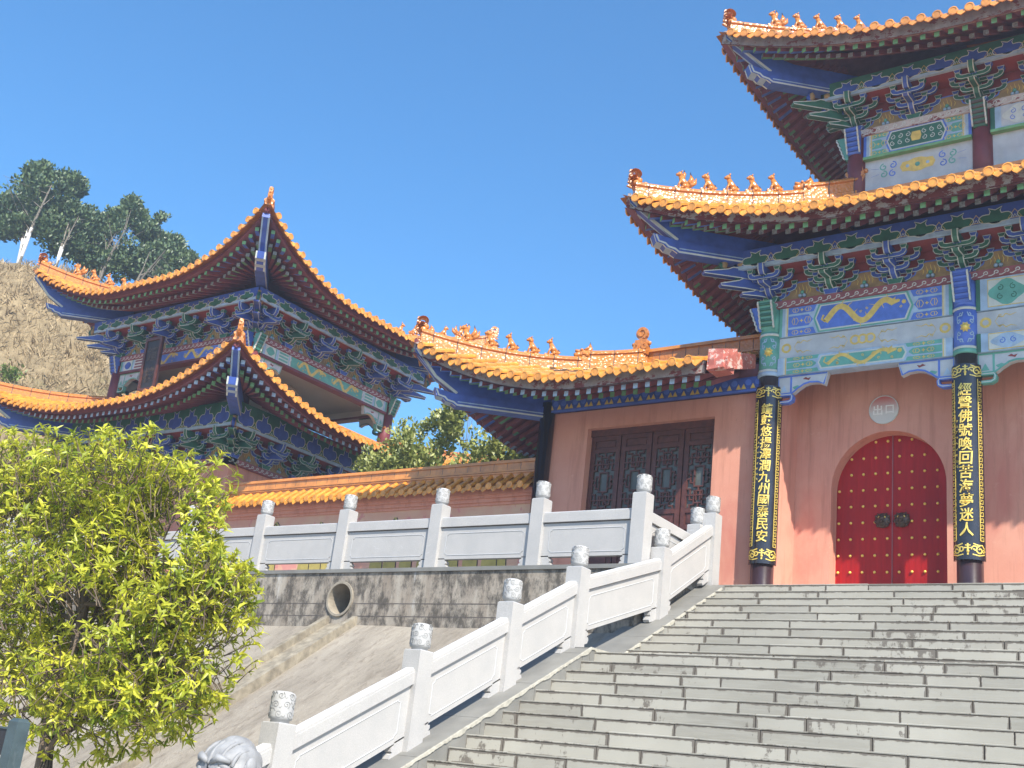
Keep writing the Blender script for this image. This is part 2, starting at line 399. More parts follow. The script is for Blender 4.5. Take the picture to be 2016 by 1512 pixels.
# ---------------------------------------------------------------- roof tiers
Z = Vector((0,0,1))
_beast = {}
def beast_mesh(kind):
    if kind in _beast: return _beast[kind]
    b = MB(); k = 'ridge'
    if kind == 'curl':                           # dragon-tail finial at the very tip, spiral facing back
        F = Frame((0,0,0), (1,0,0), (0,0,1), (0,-1,0))
        b.ribbon([(-.32,-.06),(-.14,.02),(0,.10),(.08,.20),(.115,.32)], .15, F, -.06, .06, k); b.ribbon([(.10,.26),(.13,.36)]+spiral(.02,.40,.115,0,.95,14,.4), .075, F, -.055, .055, k)
        for i in range(5): b.prism([(.10+.03*i-.03*(i > 3), .06+.09*i), (.21-.01*i, .10+.1*i), (.12, .15+.09*i)], F, -.03, .03, k)
        for i in range(4): b.ball((-.30+.1*i, 0, .06+.05*i), .085, k, (1,.9,.8))
        b.ball((-.06,0,.28), .07, k); b.ball((-.2,0,.2), .07, k)
    elif kind == 'head':
        b.ball((.0,0,.13), .12, k, (1.2,.8,.9)); b.tube([(.05,0,.12),(.2,0,.07)], [.075,.05], 7, k); b.tube([(.06,0,.17),(.19,0,.18)], [.05,.03], 7, k)
        b.tube([(-.05,0,.15),(-.13,0,.28),(-.11,0,.42)], [.10,.055,.006], 7, k)
        for s in (-1,1):
            b.tube([(0,s*.06,.2),(-.09,s*.09,.3)], [.03,.005], 5, k); b.ball((.07,s*.07,.2), .03, k, n=6)
            b.ball((-.05,s*.08,.1), .06, k, n=7)
    elif kind == 'medallion':
        F = Frame((0,0,0), (0,1,0), (0,0,1), (1,0,0))
        b.ribbon(spiral(0,.34,.12,-60,1.2,16,.2), .055, F, -.035, .045, k); b.prism(arc(0,.34,.13,0,337.5,15), F, -.03, .025, k)
        b.prism([(-.13,-.1),(.13,-.1),(.16,.05),(.12,.2),(-.12,.2),(-.16,.05)], F, -.06, .05, k)
        for s in (-1,1): b.ribbon(spiral(s*.1,.05,.07,90,1,10,.3,s), .04, F, .05, .07, k); b.ball((0,s*.17,.12), .045, k, n=7)
    else:
        b.box(-.14,.14,-.05,.05,-.04,.02,k)
        b.ball((-.06,0,.07), .072, k, (1.05,.95,1)); b.tube([(-.06,0,.07),(-.005,0,.15),(.035,0,.235)], [.07,.058,.040], 8, k)
        b.ball((.05,0,.275), .048, k); b.tube([(.06,0,.275),(.115,0,.255)], [.036,.02], 6, k)
        for s in (-1,1):
            b.tube([(.02,s*.03,.17),(.06,s*.035,.08),(.075,s*.035,0)], [.026,.018,.022], 6, k)
            b.ball((-.03,s*.05,.045), .04, k, n=7); b.tube([(-.02,s*.05,.02),(.03,s*.05,.01)], .02, 5, k)
            b.tube([(.035,s*.03,.305),(.02,s*.042,.335)], [.018,.006], 5, k)
        b.tube([(-.11,0,.05),(-.145,0,.09),(-.12,0,.14)], [.022,.024,.012], 6, k)
        if kind == 1:                            # phoenix with raised tail
            b.tube([(-.1,0,.1),(-.16,0,.22),(-.13,0,.34)], [.05,.045,.008], 6, k); b.tube([(-.12,0,.08),(-.22,0,.16),(-.24,0,.25)], [.05,.04,.008], 6, k)
            b.tube([(0,0,.18),(-.03,0,.3),(-.02,0,.36)], [.04,.03,.008], 6, k)
        if kind == 2: b.ball((.025,0,.25), .055, k, (.8,1.1,1.1))
        if kind == 3: b.tube([(.04,0,.31),(.015,0,.37)], [.02,.004], 5, k)
    o = b.build('ridge_beast'); me = o.data; bpy.data.objects.remove(o); _beast[kind] = me; return me
def place(me, name, parent, root, loc, yaw, s=1.0):
    o = bpy.data.objects.new(name, me); C.objects.link(o); o.parent = parent
    o.location = Vector(loc)-root.location; o.rotation_euler = (0,0,yaw); o.scale = (s,s,s); return o

def bracket_mesh(main, alt, beak=False, scale=1.0, dark=False):
    """one bracket set: u across (X), outward = -Y, z up; base at origin"""
    b = MB(); S = scale; F = Frame((0,0,0), (1,0,0), (0,0,1), (0,-1,0)); wl = 'white'
    def arm(l, z, w, th=.055):
        for s in (-1, 1):
            po = [(0,z),(s*(l-.10),z),(s*(l-.03),z+.025),(s*l,z+.07),(s*l,z+.115),(s*(l-.07),z+.115),(s*(l-.075),z+.08),(s*(l-.11),z+.065),(0,z+.065)]
            po = [(u*S, v*S) for u, v in po]
            if s < 0: po = po[::-1]
            b.prism(po, F, w*S-th/2, w*S+th/2, main)
            b.ribbon(po, .011, F, w*S+th/2, w*S+th/2+.004, wl, closed=True)
            bl = [((s*(l-.035)+x)*S, (z+y)*S) for x, y in ((-.032,.115),(.032,.115),(.055,.175),(-.055,.175))]
            b.prism(bl, F, w*S-.045, w*S+.045, alt); b.ribbon(bl, .010, F, w*S+.045, w*S+.049, wl, closed=True)
    tr = [(x*S, y*S) for x, y in ((-.09,0),(.09,0),(.13,.10),(-.13,.10))]
    b.prism(tr, F, -.10, .12, alt); b.ribbon(tr, .014, F, .12, .124, wl, closed=True)
    arm(.23, .07, .0); arm(.41, .20, .0); arm(.25, .185, .20); arm(.41, .325, .20); arm(.27, .315, .40)
    Fs = Frame((0,0,0), (0,-1,0), (0,0,1), (1,0,0))
    def tongue(po, hw=.045, mid=None):
        po = [(u*S, v*S) for u, v in po]
        b.prism(po, Fs, -hw, hw, mid or main)
        for s in (-1, 1): b.ribbon(po, .011, Fs, s*hw, s*(hw+.004), wl, closed=True)
        # pale edging strips wrap round the nose, seen from the front
        for i in range(len(po)-1):
            a, c = po[i], po[i+1]
            if a[0] < .1*S and c[0] < .1*S: continue
            d = Vector((c[0]-a[0], c[1]-a[1])); nn = Vector((d.y, -d.x)).normalized()*.003
            for s in (-1, 1):
                q = [Fs.p(a[0]+nn.x, a[1]+nn.y, s*hw), Fs.p(c[0]+nn.x, c[1]+nn.y, s*hw), Fs.p(c[0]+nn.x, c[1]+nn.y, s*(hw-.011)), Fs.p(a[0]+nn.x, a[1]+nn.y, s*(hw-.011))]
                b.add(q, [(0,1,2,3)], wl)
    tongue([(0,.09),(.12,.09),(.22,.13),(.27,.20),(.27,.25),(.2,.25),(0,.2)])
    if beak: tongue([(0,.20),(.30,.20),(.62,.155),(.66,.175),(.42,.30),(.38,.36),(0,.34)], .06)
    else: tongue([(0,.22),(.24,.22),(.50,.20),(.54,.235),(.40,.30),(.37,.36),(0,.34)], .05)
    b.prism([(x*S, y*S) for x, y in ((.30,.34),(.42,.34),(.44,.39),(.28,.39))], Fs, -.06, .06, alt)
    tongue([(.1,.39),(.40,.37),(.50,.36),(.55,.42),(.57,.53),(.50,.55),(.1,.52)])
    o = b.build('bracket_set'); me = o.data; bpy.data.objects.remove(o); return me

def tier(root, x0, x1, y0, y1, o=1.6, ze=8.88, dz=.82, e=.24, Lc=3.4, D=2.65, zt=10.0, zm=None, wf=.5, zf=(8.42,8.80),
         cols=('blue','green'), sides='FRBL', clip=None, brackets=None, fasc='fascia', endcol=('rgreen','rgrey'), corners='01',
         beasts=((1,.40),(2,.72),(3,1.0),(2,1.28),(3,1.55)), headt=1.9, beak=False, bscale=1.0, tile='tile', rsp=.25, deco=True, medal=True, ridge_t0=None, boards=True, scroll='FRBL', eh=.21, mould='maroon2'):
    def W(aa): return max(0., 1-aa/Lc)**2
    def G(v): return .85*v+.15*v*v
    def H(aa, n): return ze+(zt-ze)*(G(n/D) if n > 0 else .85*n/D)+dz*W(aa)
    def NE(aa): return -e*W(aa)
    headt = min(headt, D); a0 = -e
    for _ in range(12): a0 = NE(a0)
    SD = {'F': (Vector((x0-o,y0-o,0)), Vector((1,0,0)), Vector((0,1,0)), x1-x0+2*o), 'R': (Vector((x1+o,y0-o,0)), Vector((0,1,0)), Vector((-1,0,0)), y1-y0+2*o),
          'B': (Vector((x1+o,y1+o,0)), Vector((-1,0,0)), Vector((0,-1,0)), x1-x0+2*o), 'L': (Vector((x0-o,y1+o,0)), Vector((0,-1,0)), Vector((1,0,0)), y1-y0+2*o)}
    clip = clip or {}
    out = dict(H=H, NE=NE, SD=SD, a0=a0)
    nb = {}
    for sd in sides:
        Cn, A, Nn, L = SD[sd]
        amin, amax = clip.get(sd, (-99, 99))
        P = lambda a, n, z: Cn + A*a + Nn*n + Z*z
        aa_ = lambda a: min(a, L-a)
        lo, hi = max(a0, amin), min(L-a0, amax)
        # ---- deck and soffit
        k = max(6, int((hi-lo)/.22)); S = [lo+(hi-lo)*i/k for i in range(k+1)]
        d = MB(); nv = 7
        for off, mk, flip in ((-.075, 'tile_pan', False), (-eh-.06, 'maroon', True)):
            vs = []
            for a in S:
                na = max(NE(aa_(a)), a0); nm = max(na+.002, min(D, aa_(a)))
                for j in range(nv+1): n_ = na+(nm-na)*j/nv; vs.append(P(a, n_-(.10 if off > -.1 and j == 0 else 0), H(aa_(a), n_)+off))
            fs = []
            for i in range(k):
                for j in range(nv):
                    q = (i*(nv+1)+j, (i+1)*(nv+1)+j, (i+1)*(nv+1)+j+1, i*(nv+1)+j+1); fs.append(q[::-1] if flip else q)
            d.add(vs, fs, mk)
        d.build('roof_deck', root, root)
        # ---- barrel tiles, end discs, drip tiles
        t = MB(); nr = int((L-2*a0-.16)/rsp); m0 = (L-(nr-1)*rsp)/2
        for i in range(nr):
            a = m0+i*rsp
            if a < lo+.05 or a > hi-.05: continue
            q = aa_(a); na = NE(q)-.13; ne = min(D, q-.08)
            if ne-na < .12: ne = na+.12
            seg = max(1, round((ne-na)/.3)); vs = []; fs = []; K = 6
            for s_ in range(seg):
                for e_ in (0, 1):
                    n_ = na+(ne-na)*(s_+e_)/seg; r = (.070, .060)[e_]; zc = H(q, n_)-.02
                    vs += [P(a+r*math.cos(R(-15+210*j/K)), n_, zc+r*math.sin(R(-15+210*j/K))) for j in range(K+1)]
            nR = 2*seg
            fs = [(s_*(K+1)+j, s_*(K+1)+j+1, (s_+1)*(K+1)+j+1, (s_+1)*(K+1)+j) for s_ in range(nR-1) for j in range(K)]
            t.add(vs, fs, tile, smooth=False)
            zc = H(q, na)-.02; t.lathe(P(a, na+.005, zc), [(.078,0),(.078,.022),(.06,.026),(.056,.018)], 10, tile, axis=-Nn, smooth=False)
            if i < nr-1:
                a2 = a+rsp/2; q2 = aa_(a2); n2 = NE(q2)-.11; z2 = H(q2, n2)-.05
                Fd = Frame(P(a2, n2, z2), A, (Z*.93+Nn*.36).normalized(), -Nn)
                t.prism([(-.085,.02),(-.08,-.03),(-.045,-.075),(0,-.115),(.045,-.075),(.08,-.03),(.085,.02)][::1], Fd, -.012, .012, tile)
        t.build('roof_tiles', root, root)
        # ---- eave board
        eb = MB(); vs = []
        for a in S:
            q = aa_(a); n_ = NE(q)+.05
            if q < .05: n_ = max(n_, -1) 
            z_ = H(q, n_)-.045; vs += [P(a, n_, z_), P(a, n_, z_-eh), P(a, n_+.05, z_-eh), P(a, n_+.05, z_)]
        eb.add(vs, [(4*i+j, 4*i+(j+1) % 4, 4*i+4+(j+1) % 4, 4*i+4+j) for i in range(k) for j in range(4)]+[(0,3,2,1), (4*k,4*k+1,4*k+2,4*k+3)], fasc)
        eb.build('eave_board', root, root)
        # ---- rafters
        rf = MB(); sp = .22; nn = int((L-2*a0-.5)/sp); m1 = (L-(nn-1)*sp)/2; lim = o+.1
        for i in range(nn):
            a = m1+i*sp; q = aa_(a); sg = 1 if a < L/2 else -1
            if a < lo+.05 or a > hi-.05: continue
            ns = NE(q)+.11
            if q < lim:
                f = (q-a0)/(lim-a0); qi = 1.42+(lim-1.42)*f; ni = 1.5
            else: qi, ni = q, 1.5
            dirv = Vector((qi-q, ni-ns)); ln = dirv.length; dirv.normalize()
            for t0, t1, dzz, hw, ec in ((0, .62, -eh-.125, .042, endcol[0]), (.38, min(ln, o-.25), -eh-.215, .042, endcol[1])):
                if t1 > ln: t1 = ln
                c = []
                pts = []
                for tt in (t0, t1):
                    qq = q+dirv.x*tt; n_ = ns+dirv.y*tt
                    lat = Vector((dirv.y, -dirv.x))*hw
                    zz = H(qq, n_)+dzz + (.0 if tt == t0 else .10)
                    for sx in (-1, 1):
                        q3, n3 = qq+lat.x*sx, n_+lat.y*sx; a3 = q3 if sg > 0 else L-q3
                        pts.append((P(a3, n3, zz-hw*1.05), P(a3, n3, zz+hw*1.05)))
                bl, br, tl, tr_ = pts
                if sg > 0: rf.hexa([bl[0], br[0], tr_[0], tl[0], bl[1], br[1], tr_[1], tl[1]], 'maroon2')
                else: rf.hexa([br[0], bl[0], tl[0], tr_[0], br[1], bl[1], tl[1], tr_[1]], 'maroon2')
                # painted end and first hand's breadth of the underside
                oe = P(0,0,0)*0; dv = (P(q+dirv.x*t0 if sg > 0 else L-q-dirv.x*t0, ns+dirv.y*t0, 0)-P(q+dirv.x*(t0+.1) if sg > 0 else L-q-dirv.x*(t0+.1), ns+dirv.y*(t0+.1), 0)).normalized()*.006
                rf.add([bl[0]+dv, br[0]+dv, br[1]+dv, bl[1]+dv], [(0,1,2,3)], ec)
                fr = .24 if q < lim else .10
                dn = -Z*.004; m_ = fr/max(t1-t0, .2); m_ = min(m_, 1)
                rf.add([bl[0]+dn, br[0]+dn, br[0].lerp(tr_[0], m_)+dn, bl[0].lerp(tl[0], m_)+dn], [(0,1,2,3)], ('blue2' if t0 == 0 else 'rgreen') if q < lim else ec)
        rf.build('rafters', root, root)
        if not boards: continue
        # ---- wall-frame pieces: frieze, inclined red board, moulding, brackets
        F = Frame(Cn+A*o+Nn*o, A, Z, -Nn); l = L-2*o
        za, zb = zf; fz = MB(); ca, cb = cols
        fz.fbox(F, -wf, l+wf, za, zb, wf-.05, wf, ca); fz.fbox(F, -wf-.002, l+wf+.002, za-.02, za+.045, wf-.052, wf+.004, 'lblue')
        if deco:
            step = .54; cnt = int((l+2*wf)/step); s0 = (l-(cnt-1)*step)/2; hh = zb-za
            for i in range(cnt):
                u = s0+i*step; v = za+hh*.40
                sc = hh/.33*.95
                cl = arc(-.13, -.02, .075, 80, 250, 5)+arc(-.02, -.06, .07, 215, 300, 3)+arc(.02, -.06, .07, 240, 325, 3)+arc(.13, -.02, .075, -70, 100, 5)+[(.075,.05),(.06,.10),(.085,.16),(0,.115),(-.085,.16),(-.06,.10),(-.075,.05)]
                cl = [(u+x_*1.15, v+y_*sc) for x_, y_ in cl]
                fz.prism(cl, F, wf, wf+.004, cb); fz.ribbon(cl, .014, F, wf+.004, wf+.007, 'white', closed=True)
                if i < cnt-1:
                    u2 = u+step/2; tr = [(u2-.095, za+.065),(u2+.095, za+.065),(u2, za+.20)]
                    fz.ribbon(tr, .014, F, wf+.001, wf+.005, 'goldp', closed=True); fz.ribbon([(u2-.03, za+.06),(u2, za+.12),(u2+.03, za+.06)], .012, F, wf+.001, wf+.005, 'white')
        fz.build('frieze_board', root, root)
        rb = MB()
        rb.hexa([F.p(0,za-.01,.02), F.p(l,za-.01,.02), F.p(l+wf-.05,za,wf-.05), F.p(-wf+.05,za,wf-.05), F.p(0,za+.05,.02), F.p(l,za+.05,.02), F.p(l+wf-.05,za+.05,wf-.05), F.p(-wf+.05,za+.05,wf-.05)], 'red')
        rb.fbox(F, 0, l, zm-.05, za+.05, -.06, .0, 'red')
        bu = (brackets or {}).get(sd)
        if bu is None: nbk = max(2, round(l/1.03)); bu = [l*i/nbk for i in range(nbk+1)]
        if deco:
            for i in range(len(bu)-1):
                u = (bu[i]+bu[i+1])/2; hw = (bu[i+1]-bu[i])/2-.12; v = zm
                bell = [(u-hw, v),(u+hw, v),(u+hw-.03, v+.09),(u+hw*.62, v+.15),(u+hw*.48, v+.30),(u+hw*.2, v+.345),(u-hw*.2, v+.345),(u-hw*.48, v+.30),(u-hw*.62, v+.15),(u-hw+.03, v+.09)]
                rb.prism(bell, F, .0, .012, 'tan'); rb.ribbon(bell, .022, F, .012, .018, 'blue2', closed=True)
                for x_, y_ in ((-.035,.09),(.035,.09),(0,.15)): rb.ball(F.p(u+x_, v+y_, .03), .034, 'lblue' if y_ < .1 else 'green2', n=8)
                for f_ in range(5):
                    uu = u-.12+.06*f_; rb.ribbon([(uu, v+.13),(uu+.015, v+.19),(uu-.01, v+.24+.03*(2-abs(f_-2)))], .014, F, .012, .018, 'goldp', taper=True)
        rb.build('bracket_board', root, root)
        mo = MB(); mo.fbox(F, -.13, l+.13, zm-.135, zm, -.1, .13, mould)
        if deco and scroll and sd in scroll:
            st = .15; c_ = int((l+.2)/st)
            for i in range(c_):
                u = -.08+i*st; pts = [(u-.07, zm-.11),(u-.03, zm-.112),(u+.02, zm-.085)]+spiral(u+.045, zm-.065, .034, 180, -.9, 9, .4)
                mo.ribbon(pts, .013, F, .13, .134, 'white', taper=False)
        mo.build('scroll_moulding', root, root)
        for i, u in enumerate(bu):
            if i == len(bu)-1 and {'F':'R','R':'B','B':'L','L':'F'}[sd] in sides: continue
            key = i % 2
            if key not in nb: nb[key] = bracket_mesh(*((cols if key == 0 else cols[::-1])), beak=beak, scale=bscale)
            yaw_ = math.atan2(-Nn.y, -Nn.x)+math.pi/2
            if i > 0: place(nb[key], 'bracket_set', root, root, F.p(u, zm, 0), yaw_)
            else:
                dg = (-A-Nn).normalized(); cb_ = F.p(0, zm, 0)
                place(nb[0], 'bracket_set', root, root, cb_, yaw_)
                Cp, Ap, Np, Lp = SD[{'F':'L','R':'F','B':'R','L':'B'}[sd]]
                place(nb[0], 'bracket_set', root, root, cb_, math.atan2(-Np.y, -Np.x)+math.pi/2)
                bk = MB(); Fd = Frame(cb_, dg, Z, dg.cross(Z))
                for (l_, z_, h_) in ((.55,.10,.10),(.92,.20,.17),(1.22,.37,.17)):
                    po = [(0,z_),(l_*.55,z_),(l_,z_-.02),(l_+.02,z_+.01),(l_*.68,z_+h_*.7),(l_*.6,z_+h_),(0,z_+h_)]
                    bk.prism(po, Fd, -.06, .06, cols[0])
                    for s in (-1, 1): bk.ribbon(po, .016, Fd, s*.06, s*.065, 'white', closed=True)
                for l_, z_ in ((.62,.30),(.9,.47)): bk.tube([cb_+dg*l_+Z*z_, cb_+dg*(l_+.04)+Z*(z_+.1), cb_+dg*l_+Z*(z_+.22)], .045, 6, cols[1])
                bk.lathe(cb_+dg*.88+Z*(.50), [(.02,0),(.05,.03),(.065,.10),(.04,.16),(.03,.2),(.045,.25)], 8, 'tan')
                bk.ball(cb_+dg*.62+A*.05+Z*.62, .09, 'tan', n=9)
                bk.build('corner_bracket', root, root)
    # ---- hips
    cn = {'F':0,'R':1,'B':2,'L':3}
    for sd in 'FRBL':
        prev = {'F':'L','R':'F','B':'R','L':'B'}[sd]
        if str(cn[sd]) not in corners: continue
        Cn, A, Nn, L = SD[sd]
        dg = (-A-Nn)/math.sqrt(2); side = dg.cross(Z); yw = math.atan2(dg.y, dg.x)
        PT = lambda t, h=0: Cn+A*t+Nn*t+Z*(H(t, t)+h)
        rg = MB(); ts = []; t_ = a0+.10
        while t_ < D-.02: ts.append(t_); t_ += .16
        ts.append(D)
        def sec(hh): return [(-.11,-.12),(-.11,.05),(-.085,.07),(-.085,hh-.07),(-.115,hh-.05),(-.115,hh-.02),(-.06,hh+.03),(0,hh+.045),(.06,hh+.03),(.115,hh-.02),(.115,hh-.05),(.085,hh-.07),(.085,.07),(.11,.05),(.11,-.12)]
        for rng in ((ts[0], headt, .19), (headt, D, .31)):
            tt = [t for t in ts if rng[0] < t < rng[1]]; tt = [rng[0]]+tt+[rng[1]]
            if rng[1] <= rng[0]: continue
            S_ = sec(rng[2]); n_ = len(S_); vs = []
            for t in tt: vs += [PT(t, h)+side*s for s, h in S_]
            fs = [(i*n_+j, i*n_+(j+1) % n_, (i+1)*n_+(j+1) % n_, (i+1)*n_+j) for i in range(len(tt)-1) for j in range(n_)]
            fs += [tuple(range(n_))[::-1], tuple(range((len(tt)-1)*n_, len(tt)*n_))]
            rg.add(vs, fs, 'ridge')
            for i, t in enumerate(tt[1:-1]):     # joints between ridge pieces
                if i % 2: continue
                vs = [PT(t+dt, h*1.005)+side*s*1.03 for dt in (-.006,.006) for s, h in S_]
                rg.add(vs, [(j, (j+1) % n_, n_+(j+1) % n_, n_+j) for j in range(n_)], 'joint')
        ro = rg.build('hip_ridge', root, root)
        place(beast_mesh('curl'), 'ridge_beast', ro, root, PT(a0+.12, .06), yw, .78)
        for kd, t in beasts:
            if t < headt-.15: place(beast_mesh(kd), 'ridge_beast', ro, root, PT(t, .225), yw, 1.0)
        if headt < D-.3: place(beast_mesh('head'), 'ridge_beast', ro, root, PT(headt+.03, .17), yw, .9)
        if medal is True or (medal and str(cn[sd]) in medal): place(beast_mesh('medallion'), 'ridge_medallion', ro, root, PT(D-.05, .33), -math.pi/2 if sd in 'F' else yw, .98)
        # hip beam: blue web with pale edges, stepped nose
        ctr = Cn+A*o+Nn*o; Fd = Frame(ctr, dg, Z, side); s2 = math.sqrt(2); hb = MB()
        T = ze+dz
        qt = o-a0-.06
        up = [(qt,T-.10),(qt+.01,T-.20),(qt-.60,ze-.04),(qt-.42,ze+.02),(qt-.42,ze-.01),(.0,ze-.01),(.0,ze+.30),(.5,ze+.22),(qt-.9,ze+.25),(qt-.45,ze+.38)]
        low = [(qt-.30,ze+.10),(qt-.34,ze-.05),(qt-.42,ze-.07),(qt-.46,ze-.12),(qt-.54,ze-.14),(qt-.60,ze-.19),(.0,ze-.15),(.0,ze+.06),(qt-.56,ze+.04)]
        up = [(qt,T-.10),(qt+.01,T-.20),(qt-.30,ze+.30),(qt-.62,ze+.0),(.0,ze+.0),(.0,ze+.32),(qt-.9,ze+.30),(qt-.45,ze+.44)]
        sc = lambda po: [(a_*s2, b_) for a_, b_ in po]
        hb.prism(sc(up), Fd, -.08, .08, 'blue'); hb.prism(sc(low), Fd, -.11, .11, 'blue')
        edge = sc([(qt-.01,T-.15),(qt-.30,ze+.32),(qt-.60,ze+.06)])
        for s in (-1, 1):
            hb.ribbon(edge, .05, Fd, s*.08, s*.086, 'white')
            hb.ribbon(sc([(qt-.33,ze+.08),(qt-.37,ze-.03),(qt-.45,ze-.05),(qt-.49,ze-.10),(qt-.57,ze-.12),(qt-.62,ze-.165),(.0,ze-.125)]), .03, Fd, s*.11, s*.116, 'white')
            hb.ribbon(sc([(qt-.62,ze-.105),(.0,ze-.065)]), .018, Fd, s*.11, s*.115, 'lblue')
        # underside strips
        def under(a_, b_, hw, kk, w2, dd):
            for s in (-1, 1):
                nrm = Z*-.004
                hb.add([Fd.p(a_[0]*s2,a_[1],s*hw)+nrm, Fd.p(b_[0]*s2,b_[1],s*hw)+nrm, Fd.p(b_[0]*s2,b_[1],s*(hw-w2))+nrm, Fd.p(a_[0]*s2,a_[1],s*(hw-w2))+nrm], [(0,1,2,3)], kk)
        under((qt+.012,T-.20),(qt-.30,ze+.30),.081,'lblue',.03,0); under((qt-.30,ze+.30),(qt-.62,ze+.0),.081,'lblue',.03,0)
        for i in range(5):
            p_, q_ = low[i], low[i+1]
            under(p_, q_, .112, 'white', .035, 0)
            if i % 2: hb.add([Fd.p(p_[0]*s2,p_[1]-.005,-.11), Fd.p(q_[0]*s2,q_[1]-.005,-.11), Fd.p(q_[0]*s2,q_[1]-.005,.11), Fd.p(p_[0]*s2,p_[1]-.005,.11)], [(0,1,2,3)], 'lblue')
        hb.build('hip_beam', root, root)
    return out
# ---------------------------------------------------------------- stairs, ground, terrace, slope
RH, TR = .15, .28913
YA, ZA, XS = 9.698, .3944, -7.73
GZ = -1.6; XR = 7.0                              # ground level, right end of the stairs
def nosing(k):
    if k <= 9: return YA+k*TR, ZA+k*RH
    y = YA+9*TR+.773+(k-10)*TR
    return (y if k < 19 else 15.69), ZA+k*RH
KB = -13                                          # first step off the ground
st = MB(); rs = random.Random(3)
for k in range(KB, 20):
    y, z = nosing(k); zb = z-RH; yn = nosing(k+1)[0] if k < 19 else y+.6
    x = XS-.02-rs.uniform(0, .5)
    while x < XR:
        ln = rs.uniform(.82, 1.12)*(1.0 if k < 19 else 1.15)*(.55 if rs.random() < .12 else 1); xa, xb = max(x, XS-.02), min(x+ln, XR)
        x += ln
        if xb-xa < .05: continue
        gp = .005; xa += gp; xb -= gp; jz = rs.uniform(-.002, .002); jy = rs.uniform(-.004, .004)
        yy = y+.006+jy*.6; zt_ = z-.020+jz; i_ = .028
        sk = rs.choice(('slab','slab','slab2','slab3'))
        o_ = [(xa,zb),(xb,zb),(xb,zt_),(xa,zt_)]; n_ = [(xa+i_,zb+i_*.8),(xb-i_,zb+i_*.8),(xb-i_,zt_-i_*.8),(xa+i_,zt_-i_*.8)]
        st.add([(a,yy,b) for a,b in o_]+[(a,yy,b) for a,b in n_]+[(a,yy+.05,b) for a,b in o_],
               [(0,1,5,4),(1,2,6,5),(2,3,7,6),(3,0,4,7),(4,5,6,7),(1,0,8,9),(2,1,9,10),(3,2,10,11),(0,3,11,8)], sk, e=[0]*4+[rs.uniform(.82,1.15)]*4+[0]*4)
        # tread slab with thin nosing
        x2a, x2b = xa, xb; ya, yb = y+jy*.6, yn+.03
        vs = [(x2a,ya+.003,z-.014),(x2b,ya+.003,z-.014),(x2b,yb,z-.014),(x2a,yb,z-.014),(x2a,ya,z-.004),(x2b,ya,z-.004),(x2b,yb,z-.004),(x2a,yb,z-.004),(x2a,ya+.006,z+jz),(x2b,ya+.006,z+jz),(x2b,yb,z+jz),(x2a,yb,z+jz)]
        st.add(vs, [(3,2,1,0),(0,1,5,4),(4,5,9,8),(8,9,10,11),(1,2,10,9),(0,8,11,3)], sk, e=[.75,.75,.8,.8,.9,.9,.9,.9,.9,.9,1,1])
    st.add([(XS-.02,y+.032,zb-.02),(XR,y+.032,zb-.02),(XR,y+.032,z-.012),(XS-.02,y+.032,z-.012),(XS-.02,yn+.05,z-.012),(XR,yn+.05,z-.012)], [(0,1,2,3),(3,2,5,4)], 'joint')
struct(st.build('stair_flight'))
# landing in front of and under the gate
ld = MB(); LZ = ZA+19*RH; ld.box(-8.2, XR, 15.86, 26, 2.0, LZ-.002, 'terrace'); struct(ld.build('landing_floor'))
gr = MB(); gr.box(-118, 118, -118, 5.95, GZ-.5, GZ, 'ground'); gr.box(-118, 118, 5.952, 118, GZ-.5, GZ-.02, 'ground'); struct(gr.build('ground'))
# sloping curb stones beside the flight
cb = MB(); CX0, CX1 = -8.36, XS
def curbz(y):
    y9 = YA+9*TR; z9 = ZA+9*RH; s = RH/TR
    if y < y9-.1: return z9+(y-y9)*s+.075
    if y < y9+.62: return z9+.035+(y-(y9-.1))*.01
    return min(ZA+19*RH+.03, z9+.045+(y-y9-.62)*s)
ys = [5.6+.92*i for i in range(8)]; ys = [y for y in ys if y < 12.1]+[12.2, 12.92]+[13.6+.8*i for i in range(3)]+[15.75]
for a, b in zip(ys[:-1], ys[1:]):
    a += .004; b -= .004; za, zb = curbz(a), curbz(b)
    cb.hexa([(CX0,a,za-.9),(CX1,a,za-.9),(CX1,b,zb-.9),(CX0,b,zb-.9),(CX0,a,za),(CX1,a,za),(CX1,b,zb),(CX0,b,zb)], 'curb')
rs = random.Random(5)
mv = []; nm = 420                                  # ragged pale mortar smeared between curb and steps
for i in range(nm+1):
    y = 6+(15.6-6)*i/nm; z = curbz(y); j1 = .006+.030*abs(noise.noise((y*3, 1, 0)))+.014*rs.random(); j2 = .012+.05*abs(noise.noise((y*4, 7, 0)))+.014*rs.random()
    mv += [(CX1-j1, y, z+.001), (CX1-j1*.5, y, z+.008), (CX1+.010, y, z+.004), (CX1+.014, y, z-j2), (CX1+.001, y, z-j2-.004)]
cb.add(mv, [(5*i+j, 5*i+j+1, 5*i+6+j, 5*i+5+j) for i in range(nm) for j in range(4)], 'mortar')
struct(cb.build('stair_curb'))
# hillside slope below the retaining wall
sp = MB(); nx, ny = 60, 16; vs = []
for j in range(ny+1):
    for i in range(nx+1):
        x = -45+(45-8.34)*i/nx; y = 6.2+(14.2-6.2)*j/ny; z = max(2.42-.665*(14.2-y), -3)
        z += .05*noise.noise((x*.5, y*.5, 0))+.02*noise.noise((x*2, y*2, 3))
        vs.append((x, y, z))
sp.add(vs, [(j*(nx+1)+i, j*(nx+1)+i+1, (j+1)*(nx+1)+i+1, (j+1)*(nx+1)+i) for j in range(ny) for i in range(nx)], 'slope', smooth=True)
struct(sp.build('slope'))
